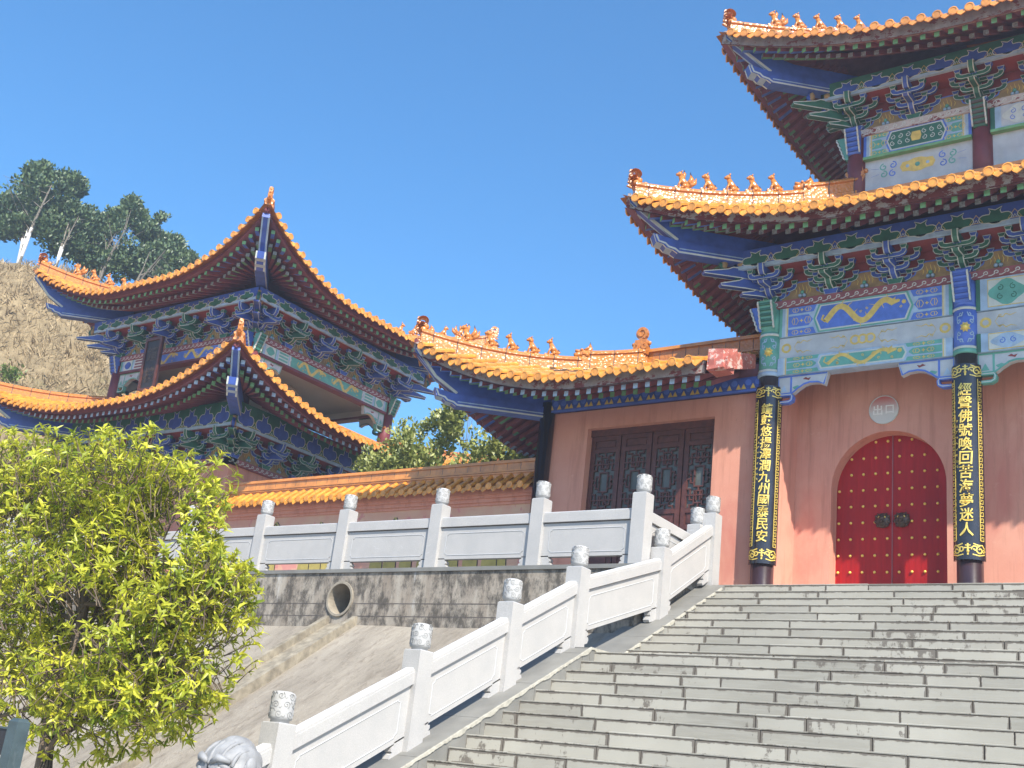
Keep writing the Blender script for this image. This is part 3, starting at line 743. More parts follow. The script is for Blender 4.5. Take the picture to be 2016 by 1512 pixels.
# drainage channel running down the slope
dc = MB(); CHX = -13.62
SZ = lambda y: 2.42-.665*(14.2-y)
for (xa, xb, h) in ((-.38,-.28,.17), (.24,.34,.17), (-.28,.24,.04)):
    dc.hexa([(CHX+xa,7.6,SZ(7.6)-.4),(CHX+xb,7.6,SZ(7.6)-.4),(CHX+xb,14.1,SZ(14.1)-.4),(CHX+xa,14.1,SZ(14.1)-.4),
             (CHX+xa,7.6,SZ(7.6)+h),(CHX+xb,7.6,SZ(7.6)+h),(CHX+xb,14.1,SZ(14.1)+h),(CHX+xa,14.1,SZ(14.1)+h)], 'channel')
struct(dc.build('drainage_channel'))
# retaining wall with pipe outlet
rw = thing('retaining_wall', 'stained concrete retaining wall with black streaks under the white terrace railing', 'retaining wall', (-14, 14.1, 1.5))
b = MB(); YW = 13.96; PX, PZ, PR = -13.72, 2.70, .25; TZ = 3.13
ring = [(PX+PR*math.cos(R(a)), PZ+PR*math.sin(R(a))) for a in range(0, 360, 12)]
bx = [(PX+.34*max(-1, min(1, 1.42*math.cos(R(a)))), PZ+.34*max(-1, min(1, 1.42*math.sin(R(a))))) for a in range(0, 360, 12)]
n = len(ring)
b.add([(x, YW, z) for x, z in ring]+[(x, YW, z) for x, z in bx], [(i, (i+1) % n, n+(i+1) % n, n+i) for i in range(n)], 'retain')
bx0, bx1, bz0, bz1 = PX-.34, PX+.34, PZ-.34, PZ+.34
for (xa, xb, za, zb) in ((-45, bx0, 1.0, TZ), (bx1, -8.2, 1.0, TZ), (bx0, bx1, 1.0, bz0), (bx0, bx1, bz1, TZ)):
    b.add([(xa,YW,za),(xb,YW,za),(xb,YW,zb),(xa,YW,zb)], [(0,1,2,3)], 'retain')
b.add([(-8.2,YW,1.0),(-8.2,15.7,1.0),(-8.2,15.7,TZ),(-8.2,YW,TZ)], [(0,1,2,3)], 'retain')
b.build('wall_face', rw, rw)
b = MB()
for zz in (2.62, 2.42): 
    b.add([(-45,YW-.003,zz),(bx0,YW-.003,zz),(bx0,YW-.003,zz+.012),(-45,YW-.003,zz+.012)], [(0,1,2,3)], 'joint'); b.add([(bx1,YW-.003,zz),(-8.2,YW-.003,zz),(-8.2,YW-.003,zz+.012),(bx1,YW-.003,zz+.012)], [(0,1,2,3)], 'joint')
b.build('formwork_line', rw, rw)
b = MB(); b.box(-45, -8.17, YW-.03, 15.72, TZ, TZ+.06, 'curb'); b.build('coping', rw, rw)
pp = MB(); K = 30; vs = []
for (r_, y_) in ((PR+.038, YW+.05), (PR+.038, YW-.03), (PR, YW-.03), (PR, YW+1.2)):
    vs += [(PX+r_*math.cos(2*math.pi*j/K), y_, PZ+r_*math.sin(2*math.pi*j/K)) for j in range(K)]
pp.add(vs, [(i*K+j, (i+1)*K+j, (i+1)*K+(j+1) % K, i*K+(j+1) % K) for i in range(3) for j in range(K)], 'pipe', smooth=False)
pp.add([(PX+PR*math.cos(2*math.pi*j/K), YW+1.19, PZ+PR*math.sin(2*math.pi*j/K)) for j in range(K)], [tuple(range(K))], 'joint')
pp.build('drain_pipe', rw, rw)
tf = MB(); tf.box(-45, -8.2, 15.72, 30, 2.0, 3.188, 'terrace'); struct(tf.build('terrace_floor'))

# ---------------------------------------------------------------- stone balustrades
HP, HF, PW = 1.30, .25, .11
def carve_finial(mb, x, y, zt_):
    z0 = zt_-HF
    mb.lathe((x,y,z0-.03), [(.085,0),(.085,.03),(.104,.035),(.108,.06),(.108,HF-.01),(.10,HF+.015),(.06,HF+.03)], 24, 'carved')
    F = Cyl((x,y,0), .108, 0); q = random.Random(int(x*31+y*17)); c = 2*math.pi*.108
    for i in range(7):
        for r_ in range(3):
            u = c*(i+.5*(r_ % 2))/7+q.uniform(-.008,.008); v = z0+.055+.075*r_+q.uniform(-.008,.008)
            s = 1 if (i+r_) % 2 else -1; a_ = q.uniform(0,360); pts = spiral(u, v, .034, a_, s*1.5, 16, .15)
            mb.ribbon(pts, .005, F, -.002, .0035, 'carveline')
            mb.ribbon([(u+.034*math.cos(R(a_)), v+.034*math.sin(R(a_))), (u+.045, v+.028*s), (u+.058, v+.010*s)], .005, F, -.002, .0035, 'carveline')
def post(parent, root, x, y, z0, zt_):
    b = MB(); zs = zt_-HF-.025
    b.box(x-PW, x+PW, y-PW, y+PW, z0, zs-.008, 'stone'); b.box(x-PW+.008, x+PW-.008, y-PW+.008, y+PW-.008, zs-.008, zs, 'lightline')
    p_ = b.build('post', parent, root)
    f = MB(); carve_finial(f, x, y, zt_); f.build('finial', p_, root)
def panel(parent, root, A_, B_, h0a, h0b, rise):
    """infill between two posts: A_,B_ xy; h0a,h0b reference floor height at each end; sheared with the stair"""
    A_, B_ = Vector((*A_, 0)), Vector((*B_, 0)); d = (B_-A_); L = d.length-2*PW; d.normalize(); A2 = A_+d*PW
    class SF:
        def __init__(s, sgn): s.sgn = sgn; s.W = Vector((d.y, -d.x, 0))
        def p(s, u, v, w=0):
            f = (u+PW)/(L+2*PW); return A2+d*u+Z*(h0a+(h0b-h0a)*f+v)+s.W*w
    F = SF(1); b = MB()
    b.fbox(F, 0, L, .655+rise, .775+rise, -.08, .08, 'stone'); b.fbox(F, .0, L, .775+rise, .80+rise, -.068, .068, 'stone'); b.fbox(F, 0, L, .80+rise, .815+rise, -.05, .05, 'lightline')
    hr = b.build('handrail', parent, root)
    b = MB(); b.fbox(F, 0, L, .145, .64+rise, -.045, .045, 'stone'); b.fbox(F, 0, L, .64+rise, .655+rise, -.03, .03, 'joint')
    c = .035; u0, u1, v0, v1 = .12, L-.12, .21, .555+rise
    pl = [(u0+c,v0),(u1-c,v0),(u1-c,v0+c*.5),(u1,v0+c),(u1,v1-c),(u1-c,v1-c*.5),(u1-c,v1),(u0+c,v1),(u0+c,v1-c*.5),(u0,v1-c),(u0,v0+c),(u0+c,v0+c*.5)]
    for s in (-1, 1): b.ribbon(pl, .008, F, s*.045, s*.050, 'lightline', closed=True); b.ribbon([(x+.007, y-.007) for x, y in pl], .007, F, s*.045, s*.0475, 'carveline', closed=True)
    b.build('panel', parent, root)
    for s in (0, 1):
        b = MB(); po = [(0,-.02),(.16,-.02),(.185,.02),(.17,.055),(.14,.06),(.165,.085),(.16,.115),(.13,.125),(.13,.16),(0,.16)]
        if s: po = [(L-x, y) for x, y in po][::-1]
        b.prism(po, F, -.045, .045, 'stone'); b.build('scroll_foot', parent, root)
bt = thing('terrace_balustrade', 'level white granite railing along the terrace top, in front of the painted wall', 'railing', (-14, 14.09, 3.19))
TXS = [-8.27, -10.007, -11.955, -13.968, -16.0, -18.04, -20.08, -22.12, -24.16, -26.2, -28.24, -30.3]
for x in TXS: post(bt, bt, x, 14.09, 3.19, 4.495)
for a_, b_ in zip(TXS[:-1], TXS[1:]): panel(bt, bt, (b_, 14.09), (a_, 14.09), 3.19, 3.19, 0)
post(bt, bt, -8.27, 15.75, 3.19, 4.44); panel(bt, bt, (-8.27, 14.09), (-8.27, 15.75), 3.19, 3.14, 0)
bs = thing('stair_balustrade', 'white granite stair railing climbing beside the grey steps', 'railing', (-8.067, 10, .4))
SY = [6.15, 7.694, 9.4645, 10.9606, 12.30, 14.35, 15.838]
def sbz(y):
    y9 = YA+9*TR
    return ZA+9*RH+(y-y9)*RH/TR if y < y9+.2 else ZA+9*RH+(y-y9-.773+TR)*RH/TR
SZs = [sbz(y) for y in SY]; SZs[5] -= .095; SZs[4] = sbz(12.30)-.0
for y, z in zip(SY, SZs): post(bs, bs, -8.067, y, z-.15, z+HP)
for i in range(len(SY)-1): panel(bs, bs, (-8.067, SY[i]), (-8.067, SY[i+1]), SZs[i]+.06, SZs[i+1]+.06, .02)

# ---------------------------------------------------------------- decorated beams
def swirl(mb, F, u, v, s, w, k, sg=1, wd=.016):
    mb.ribbon(spiral(u, v, s, 90, sg*1.1, 10, .3), wd, F, w, w+.003, k)
def cloudsq(mb, F, u, v, s, w, k, sg=1):
    for dy in (-.35, .35):
        pts = [(u+sg*x*s, v+y*s) for x, y in ((0,0),(.25,dy*1.1),(.55,dy*.9),(.75,dy*1.5),(1.1,dy*1.1),(1.5,dy*1.5))]
        mb.ribbon(pts, .016*s/.2, F, w, w+.003, k, taper=True)
        mb.ribbon(spiral(u+sg*.35*s, v+dy*s*1.2, .12*s, 0, sg*1.0, 8, .3), .010*s/.2, F, w, w+.003, k)
def dragon(mb, F, u0, u1, vm, h, w, k):
    n = 30; L = u1-u0; q = random.Random(int(abs(u0*100+vm*10)))
    pts = [(u0+L*(.10+.72*i/n), vm+h*.36*math.sin(i/n*math.pi*3.0-.6)) for i in range(n+1)]
    mb.ribbon(pts, h*.24, F, w, w+.004, k, taper=False)
    hx, hy = pts[-1]; mb.prism([(hx-.02,hy-.05),(hx+.05,hy-.02),(hx+.11,hy+.0),(hx+.12,hy+.035),(hx+.04,hy+.045),(hx+.05,hy+.09),(hx-.01,hy+.05),(hx-.05,hy+.08)], F, w, w+.005, k)
    mb.ribbon([pts[0], (pts[0][0]-.06, pts[0][1]+.05), (pts[0][0]-.03, pts[0][1]+.12)], h*.08, F, w, w+.004, k)
    for i in range(4, n, 3):
        x, y = pts[i]; s = q.choice((-1, 1))
        mb.ribbon([(x,y),(x+q.uniform(-.05,.05), y+s*h*.18),(x+q.uniform(-.09,.09), y+s*h*.27)], .014, F, w, w+.0045, k, taper=True)
    for i in range(7):
        x = u0+L*q.uniform(.04,.97); y = vm+h*q.uniform(-.32,.32)
        mb.ribbon(spiral(x, y, .022, q.uniform(0,360), 1, 7, .4), .010, F, w, w+.003, k)
    mb.prism(arc(u1-L*.06, vm+h*.18, .035, 0, 315, 7), F, w, w+.004, k)
def inset(po, du, dv):
    cu = sum(p[0] for p in po)/len(po); cv = sum(p[1] for p in po)/len(po)
    hu = max(abs(p[0]-cu) for p in po); hv = max(abs(p[1]-cv) for p in po)
    return [(cu+(u-cu)*(1-du/hu), cv+(v-cv)*(1-dv/hv)) for u, v in po]
def deco_beam(mb, F, u0, u1, v0, v1, w, main, rim, endc, gold='goldp', motif='dragon', f0=.22, pat=True):
    L = u1-u0; h = v1-v0; vm = (v0+v1)/2; x = u0
    for s in (0, 1):
        for k, a_, b_ in ((rim,0,.05),('lblue',.05,.10),('white',.10,.13),('goldp',.13,.145)):
            a2, b2 = (u0+a_, u0+b_) if s == 0 else (u1-b_, u1-a_)
            mb.fbox(F, a2, b2, v0+.002, v1-.002, w, w+.004, k)
    ua, ub = u0+L*f0, u1-L*f0; t = h*.28
    hexp = [(ua-t*.2,vm),(ua+t*.4,v1-.01),(ub-t*.4,v1-.01),(ub+t*.2,vm),(ub-t*.4,v0+.01),(ua+t*.4,v0+.01)]
    mb.prism(hexp, F, w, w+.004, rim); mb.prism(inset(hexp,.03,.022), F, w+.004, w+.007, 'white'); p2 = inset(hexp,.055,.045); mb.prism(p2, F, w+.007, w+.010, main)
    if motif == 'dragon': dragon(mb, F, p2[0][0], p2[3][0], vm, h*.8, w+.010, gold)
    else:
        for s in (-1, 1):
            for i in range(3): 
                for q in (-1, 1): swirl(mb, F, (ua+ub)/2+s*(.14+.13*i), vm+q*h*.14, h*.11, w+.010, 'white', s*q, .012)
        mb.prism([((ua+ub)/2+x_, vm+y_) for x_, y_ in ((-.07,-h*.2),(.07,-h*.2),(.09,0),(.07,h*.2),(-.07,h*.2),(-.09,0))], F, w+.010, w+.013, 'goldp')
    for s in (0, 1):
        a2, b2 = u0+.155, ua-t*.55
        for (c0, c1, ar) in ((.30,.70,.045),(.76,1.0,-.03),(0,.24,-.03)):
            va, vb = v0+h*c0+.004, v0+h*c1-.004; mid = (va+vb)/2
            po = [(a2,va),(b2-(0 if ar < 0 else .03),va),(b2+ar,mid),(b2-(0 if ar < 0 else .03),vb),(a2,vb)]
            if ar < 0: po = [(a2,va),(b2+(.05 if c0 > .5 else .10),va),(b2+(.10 if c0 > .5 else .05),vb),(a2,vb)]
            if s: po = [(u0+u1-x_, y_) for x_, y_ in po][::-1]
            mb.prism(po, F, w, w+.003, endc)
            if pat and vb-va > .03:
                cx = sum(p[0] for p in po)/len(po)
                mb.prism([(cx+r_*math.cos(R(45*i)), mid+r_*math.sin(R(45*i))) for i, r_ in enumerate([.032,.014]*4)], F, w+.003, w+.005, gold)
                hh = (vb-va)*.32
                for q in (-1, 1):
                    mb.ribbon([(cx+q*.05,mid),(cx+q*.08,mid+hh*.9),(cx+q*.115,mid+hh*.9),(cx+q*.115,mid-hh*.9),(cx+q*.08,mid-hh*.9),(cx+q*.05,mid)], .010, F, w+.003, w+.005, gold)
                    mb.ribbon([(cx+q*.13,mid+hh),(cx+q*.16,mid),(cx+q*.13,mid-hh)], .010, F, w+.003, w+.005, gold)
def cloudbeam(mb, F, u0, u1, v0, v1, w, col='goldp', scale=.2, half=True):
    vm = (v0+v1)/2; um = (u0+u1)/2
    for x in (-.12, 0, .12): mb.ribbon(arc(um+x, vm, .07, 0, 330, 11), .032, F, w, w+.004+x*.01, col, closed=True)
    for s in (-1, 1):
        cloudsq(mb, F, um+s*.24, vm, scale, w, col, s)
        if half:
            e_ = u0 if s < 0 else u1
            mb.ribbon(arc(e_-s*.12, vm, .065, 0, 330, 11), .038, F, w, w+.004, col, closed=True); cloudsq(mb, F, e_-s*.25, vm, scale, w, col, -s)
def queti(mb, F, u, v, s, edge, L=.84, H=.47, w0=-.05, w1=.05, flip=1):
    q = lambda po: [(u+s*x*L, v+y*H) for x, y in po]
    up = q([(0,0),(1,0),(.93,-.44),(.80,-.34),(.64,-.32),(.52,-.37),(.46,-.44),(.40,-.50),(.35,-.58),(.30,-.64),(0,-.64)])
    if s < 0: up = up[::-1]
    mb.prism(up, F, w0, w1, 'whitep')
    e = q([(.02,-.02),(.975,-.02),(.915,-.40),(.80,-.31),(.64,-.29),(.52,-.34),(.46,-.41),(.40,-.47),(.35,-.55),(.29,-.62),(.02,-.62)])
    mb.ribbon(e, .028, F, w1, w1+.004, edge, closed=True); mb.ribbon(e, .028, F, w0-.004, w0, edge, closed=True)
    mb.ribbon(q([(.27,0),(.27,-.62)]), .03, F, w1, w1+.005, edge)
    rg_ = q([(.05,-.68),(.23,-.68),(.25,-.64),(.31,-.72),(.31,-.86),(.24,-.96),(.0,-.96),(.0,-.68)])
    rg_ = q([(.02,-.66),(.27,-.66),(.29,-.74),(.28,-.86),(.22,-.92),(.02,-.92)])
    mb.ribbon(rg_, .05, F, w0+.002, w1-.002, edge, closed=True); mb.ribbon(rg_, .014, F, w1-.002, w1+.003, 'white', closed=True)
    # painted bits: red bat, green cloud
    mb.prism(q([(.50,-.16),(.56,-.10),(.60,-.15),(.66,-.12),(.62,-.22),(.57,-.19)]), F, w1, w1+.004, 'red')
    mb.prism(q([(.34,-.50),(.44,-.40),(.40,-.36),(.30,-.42)]), F, w1, w1+.004, 'green2')
    mb.prism(q([(.06,-.56),(.2,-.56),(.13,-.32)]), F, w1, w1+.004, 'lblue' if edge != 'green2' else 'green2')
def capblock(mb, F, u, v0, v1, w, main, hw=.115):
    n = 5
    pr = [(w,v0),(w+.05,v0+.01)]+[(w+.06+.14*i/n, v0+.03+(v1-v0-.05)*i/n) for i in range(n+1)]+[(w+.22,v1-.01),(w,v1-.01)]
    Fs = Frame(F.p(u,0,0), F.W, F.V, F.U)
    mb.prism(pr, Fs, -hw, hw, main)
    for s in (-1, 1):
        sc_ = []
        for i in range(n*2+1): t = i/(n*2); sc_.append((w+.065+.15*t+(.016 if i % 2 else 0), v0+.02+(v1-v0-.04)*t))
        mb.ribbon(sc_, .026, Fs, s*hw-.012*s, s*(hw+.012), 'white')
    for i in range(n):
        t = (i+.5)/n; a_ = w+.068+.14*t; b_ = v0+.03+(v1-v0-.05)*t
        mb.fbox(F, u-hw+.02, u+hw-.02, b_-.022, b_+.022, a_-.03, a_+.012, {'blue2':'blue','green2':'green','green':'joint','blue':'blue2'}[main])
def headpaint(mb, x, y, z0, z1, r, main, a0=-90, ring='lblue'):
    mb.lathe((x,y,z0), [(r,0),(r,z1-z0)], 20, main)
    mb.lathe((x,y,z0-.02), [(r+.012,0),(r+.018,.02),(r+.018,.06),(r+.008,.07)], 20, ring); mb.lathe((x,y,z0+.05), [(r+.010,0),(r+.010,.04)], 20, 'white')
    mb.lathe((x,y,z1-.07), [(r+.010,0),(r+.010,.04)], 20, 'white')
    F = Cyl((x,y,0), r, R(a0)); zm_ = (z0+z1)/2+.01
    mb.prism([((.075 if i % 2 else .05)*math.cos(R(22.5*i)), zm_+(.085 if i % 2 else .06)*math.sin(R(22.5*i))) for i in range(16)], F, .002, .014, 'goldp')
    mb.ball(F.p(0,zm_,.01), .05, 'gold', n=10)
    for s in (-1, 1):
        for q in (-1, 1):
            mb.ribbon(spiral(s*.085, zm_+q*.10, .035, -90*q, s*q*1.1, 10, .3), .015, F, .001, .005, 'lblue')
            mb.ribbon([(s*.03, zm_+q*.24),(s*.05, zm_+q*.19),(s*.115, zm_+q*.18),(s*.12, zm_+q*.12)], .015, F, .001, .005, 'lblue')
            mb.ribbon(spiral(s*.055, zm_+q*.20, .03, 90*q, -s*q*.8, 8, .4), .014, F, .001, .005, 'lblue')

# ---------------------------------------------------------------- gate hall
GX = [-7.615, -4.527, -.69, 2.40]; GY = 16.70; GY1 = 22.0
gate = thing('gate_hall', 'large two-tiered gate hall with orange upturned roofs above the wide grey stairs', 'temple gate', (-2.6, 19, LZ))
FRB = 'FRBL'
tier(gate, GX[0], GX[3], GY, GY1, o=1.6, ze=8.88, dz=.80, e=.24, Lc=3.6, D=2.65, zt=10.42, zm=8.10, zf=(8.62,8.94), cols=('blue','green'), corners='0123',
     brackets={'F':[0,1.03,2.06,3.088,4.05,5.0,5.96,6.925,7.95,8.98,10.01]}, fasc='fascia')
tier(gate, GX[0]+.99, GX[3]-.99, GY+1.05, GY1-1.05, o=1.55, ze=12.52, dz=.78, e=.26, Lc=4.2, D=3.1, zt=14.3, zm=11.68, zf=(12.22,12.54), bscale=1.05, mould='peelmould', cols=('green','blue'), corners='0123',
     brackets={'F':[0,1.02,2.1,3.2,4.0,4.9,5.9,6.9,8.03]}, fasc='fascia_pale', medal=False, headt=2.6, tile='tile_old')
# columns and beams, lower tier
for i, x in enumerate(GX):
    b = MB(); b.lathe((x,GY,LZ), [(.21,0),(.21,.05),(.178,.08),(.172,3.6)], 24, 'colblack')
    c_ = b.build('column', gate, gate)
    b = MB(); mc = ('green2','blue2')[i % 2]; headpaint(b, x, GY, 6.82, 7.56, .185, mc, a0=-80, ring='lblue' if i % 2 == 0 else 'green2')
    b.lathe((x,GY,7.56), [(.18,0),(.18,.42)], 16, mc)
    FF = Frame((x,GY,0), (1,0,0), (0,0,1), (0,-1,0)); capblock(b, FF, 0, 7.60, 8.06, .13, ('green2','blue2')[i % 2])
    if i == 0: capblock(b, Frame((x,GY,0), (0,1,0), (0,0,1), (-1,0,0)), 0, 7.60, 8.06, .13, 'blue2')
    b.build('column_head', c_, gate)
for i in range(3):
    b = MB(); u0, u1 = GX[i]+.17, GX[i+1]-.17; F = Frame((0,GY,0), (1,0,0), (0,0,1), (0,-1,0)); c1, c2 = (('blue2','green2'),('green2','blue2'))[i % 2]
    b.fbox(F, u0, u1, 7.46, 7.965, -.08, .10, 'lblue')
    if i != 1: deco_beam(b, F, u0, u1, 7.46, 7.965, .10, c1, 'green2' if i == 0 else c2, c1)
    else:
        deco_beam(b, F, u0+.85, u1-.85, 7.46, 7.965, .10, c1, c2, c1)
        for a_ in (u0, u1-.85):
            b.fbox(F, a_, a_+.06, 7.46, 7.965, .10, .104, 'green'); b.fbox(F, a_+.17, a_+.70, 7.50, 7.93, .10, .103, 'white')
            b.ribbon([(a_+.17,7.50),(a_+.70,7.50),(a_+.70,7.93),(a_+.17,7.93)], .014, F, .103, .106, 'goldp', closed=True)
            b.prism([(a_+.435+(.24+.025*math.cos(R(4*t)))*math.cos(R(t)), 7.715+(.19+.02*math.cos(R(4*t)))*math.sin(R(t))) for t in range(0,360,15)], F, .103, .107, 'green2')
            for s in (-1, 1):
                for q in (-1, 1): swirl(b, F, a_+.435+s*.09, 7.715+q*.07, .05, .107, 'green', s*q, .012)
    b.build('beam', gate, gate)
    b = MB(); b.fbox(F, u0, u1, 7.10, 7.45, -.08, .065, 'whitep'); cloudbeam(b, F, u0, u1, 7.10, 7.45, .065)
    b.build('beam', gate, gate)
    b = MB(); b.fbox(F, u0, u1, 6.80, 7.09, -.10, .11, 'lblue')
    if i != 1: deco_beam(b, F, u0, u1, 6.80, 7.09, .11, c2, 'lblue', c2, f0=.24)
    else:
        deco_beam(b, F, u0+.85, u1-.85, 6.80, 7.09, .11, c2, 'lblue', c2)
        for a_ in (u0, u1-.85):
            b.fbox(F, a_, a_+.06, 6.80, 7.09, .11, .114, 'green'); b.fbox(F, a_+.17, a_+.70, 6.82, 7.07, .11, .113, 'white')
            b.ribbon([(a_+.17,6.82),(a_+.70,6.82),(a_+.70,7.07),(a_+.17,7.07)], .014, F, .113, .116, 'goldp', closed=True)
            b.prism([(a_+.435+(.22+.02*math.cos(R(4*t)))*math.cos(R(t)), 6.945+(.11+.01*math.cos(R(4*t)))*math.sin(R(t))) for t in range(0,360,15)], F, .113, .117, 'lblue')
            for s in (-1, 1): swirl(b, F, a_+.435+s*.08, 6.945, .05, .117, 'blue2', s, .012)
    b.build('beam', gate, gate)
    for s, uu, ed in ((1, u0, 'blue2' if i == 0 else 'green2'), (-1, u1, 'blue2' if i == 0 else 'green2')):
        b = MB(); queti(b, F, uu-.01*s, 6.795, s, ed); b.build('beam_bracket', gate, gate)
b = MB(); b.fbox(Frame((GX[0],0,0), (0,1,0), (0,0,1), (-1,0,0)), GY+.17, GY1, 6.80, 7.965, -.1, .1, 'lblue'); b.fbox(Frame((GX[3],0,0), (0,1,0), (0,0,1), (1,0,0)), GY+.17, GY1, 6.80, 7.965, -.1, .1, 'lblue'); b.build('side_beam', gate, gate)
# masonry: side bays with arched doors
YD = 17.5
def arched_wall(mb, x0, x1, ox0, ox1, zsp, ztop, y, yb, k):
    cx, r = (ox0+ox1)/2, (ox1-ox0)/2; pts = [(cx+r*math.cos(R(180-a)), zsp+r*1.0*math.sin(R(180-a))) for a in range(0, 181, 6)]
    q = lambda p, yy: [(a, yy, z) for a, z in p]
    mb.add(q([(x0,LZ-.05),(ox0,LZ-.05),(ox0,zsp),(x0,zsp)], y), [(0,1,2,3)], k); mb.add(q([(ox1,LZ-.05),(x1,LZ-.05),(x1,zsp),(ox1,zsp)], y), [(0,1,2,3)], k)
    full = [(x0,zsp)]+pts+[(x1,zsp)]; tops = [(x0,ztop)]+[(a,ztop) for a,_ in pts]+[(x1,ztop)]; n = len(full)
    mb.add(q(full, y)+q(tops, y), [(i, i+1, n+i+1, n+i) for i in range(n-1)], k)
    rv_ = [(ox0,LZ-.05)]+pts+[(ox1,LZ-.05)]; n = len(rv_)
    mb.add(q(rv_, y)+q(rv_, yb), [(i, n+i, n+i+1, i+1) for i in range(n-1)], k)
bays = [(GX[0], GX[1], -6.858, -5.068), (GX[2], GX[3], -.69+.65, 2.4-.65)]
for (xa, xb, oa, ob) in bays:
    b = MB(); arched_wall(b, xa-.1, xb+.1, oa, ob, 5.135, 8.0, YD, YD+.30, 'pink'); b.build('wall', gate, gate)
b = MB(); arched_wall(b, GX[1]+.1, GX[2]-.1, -3.75, -1.47, 5.3, 8.0, YD, YD+.30, 'pink'); b.build('wall', gate, gate)
b = MB()
b.box(GX[0]-.14, GX[0]+.155, GY+.06, YD, LZ-.05, 6.80, 'pink'); b.box(GX[0]-.14, GX[0]+.1, YD, GY1, LZ-.05, 6.80, 'pink')
b.box(GX[3]-.1, GX[3]+.14, GY+.06, GY1, LZ-.05, 6.80, 'pink'); b.box(GX[0]+.1, GX[3]-.1, GY1-.1, GY1, LZ-.05, 8.0, 'pink'); b.build('wall', gate, gate)
b = MB(); b.box(GX[0]+.1, GX[3]-.1, GY+.1, GY1-.1, 7.97, 8.02, 'maroon'); b.build('ceiling', gate, gate)
# red studded doors
sb = MB(); sb.lathe((0,0,0), [(.006,.004),(.012,.004),(.020,0),(.023,-.010),(.019,-.024),(.010,-.032),(.003,-.034)][1:], 12, 'gold', axis=(0,1,0)); so_ = sb.build('door_stud'); stud_me = so_.data; bpy.data.objects.remove(so_)
kb = MB()
kb.ball((0,-.012,0), .12, 'bronze', (1,.45,1), n=14); kb.ball((0,-.06,.03), .045, 'bronze', (1.2,.8,.8)); kb.ball((0,-.075,-.02), .028, 'bronze')
for s in (-1, 1): kb.ball((s*.045,-.055,.045), .018, 'gold', n=7); kb.tube([(s*.03,-.05,.07),(s*.08,-.04,.11)], [.02,.008], 6, 'bronze'); kb.ball((s*.09,-.03,.06), .03, 'bronze', n=7); kb.ball((s*.1,-.03,-.02), .03, 'bronze', n=7); kb.ball((s*.07,-.03,-.08), .03, 'bronze', n=7)
kb.tube([(.06*math.cos(R(a)), -.08, -.055+.06*math.sin(R(a))) for a in range(0,361,24)], .009, 6, 'bronze', cap=False)
ko = kb.build('door_knocker'); knock_me = ko.data; bpy.data.objects.remove(ko)
def door(ox0, ox1, zsp, y, studs=True, cols_=5):
    cx, r = (ox0+ox1)/2, (ox1-ox0)/2+.02
    for s in (-1, 1):
        po = [(cx+s*.004, LZ), (cx+s*r, LZ)]+[(cx+s*r*math.cos(R(a)), zsp+r*math.sin(R(a))) for a in range(0, 90, 6)]+[(cx+s*.004, zsp+r)]
        b = MB(); b.prism(po, Frame((0,y,0), (1,0,0), (0,0,1), (0,-1,0)), -.05, 0, 'door'); lf = b.build('door_leaf', gate, gate)
        px_ = .194
        for c in range(cols_):
            if s < 0: xx = cx-.075-c*px_
            else: xx = cx+.11+c*px_
            if s > 0 and c > 3: continue
            for rr in range(10):
                zz = LZ+.60+.262*rr-.0
                if abs(xx-cx) > r-.03: continue
                if zz > zsp and math.hypot(xx-cx, zz-zsp) > r-.04: continue
                if rr == 3 and c == 0: continue
                place(stud_me, 'door_stud', lf, gate, (xx, y, zz), 0)
        place(knock_me, 'door_knocker', lf, gate, (cx-.145 if s < 0 else cx+.155, y-.01, LZ+.60+.262*3+.02), 0)
    b = MB(); b.fbox(Frame((0,y,0), (1,0,0), (0,0,1), (0,-1,0)), cx-.008, cx+.008, LZ, zsp+r, .001, .012, 'maroon2'); b.build('door_astragal', gate, gate)
for (xa, xb, oa, ob) in bays: door(oa, ob, 5.135, YD+.25)
door(-3.75, -1.47, 5.3, YD+.25, cols_=5)
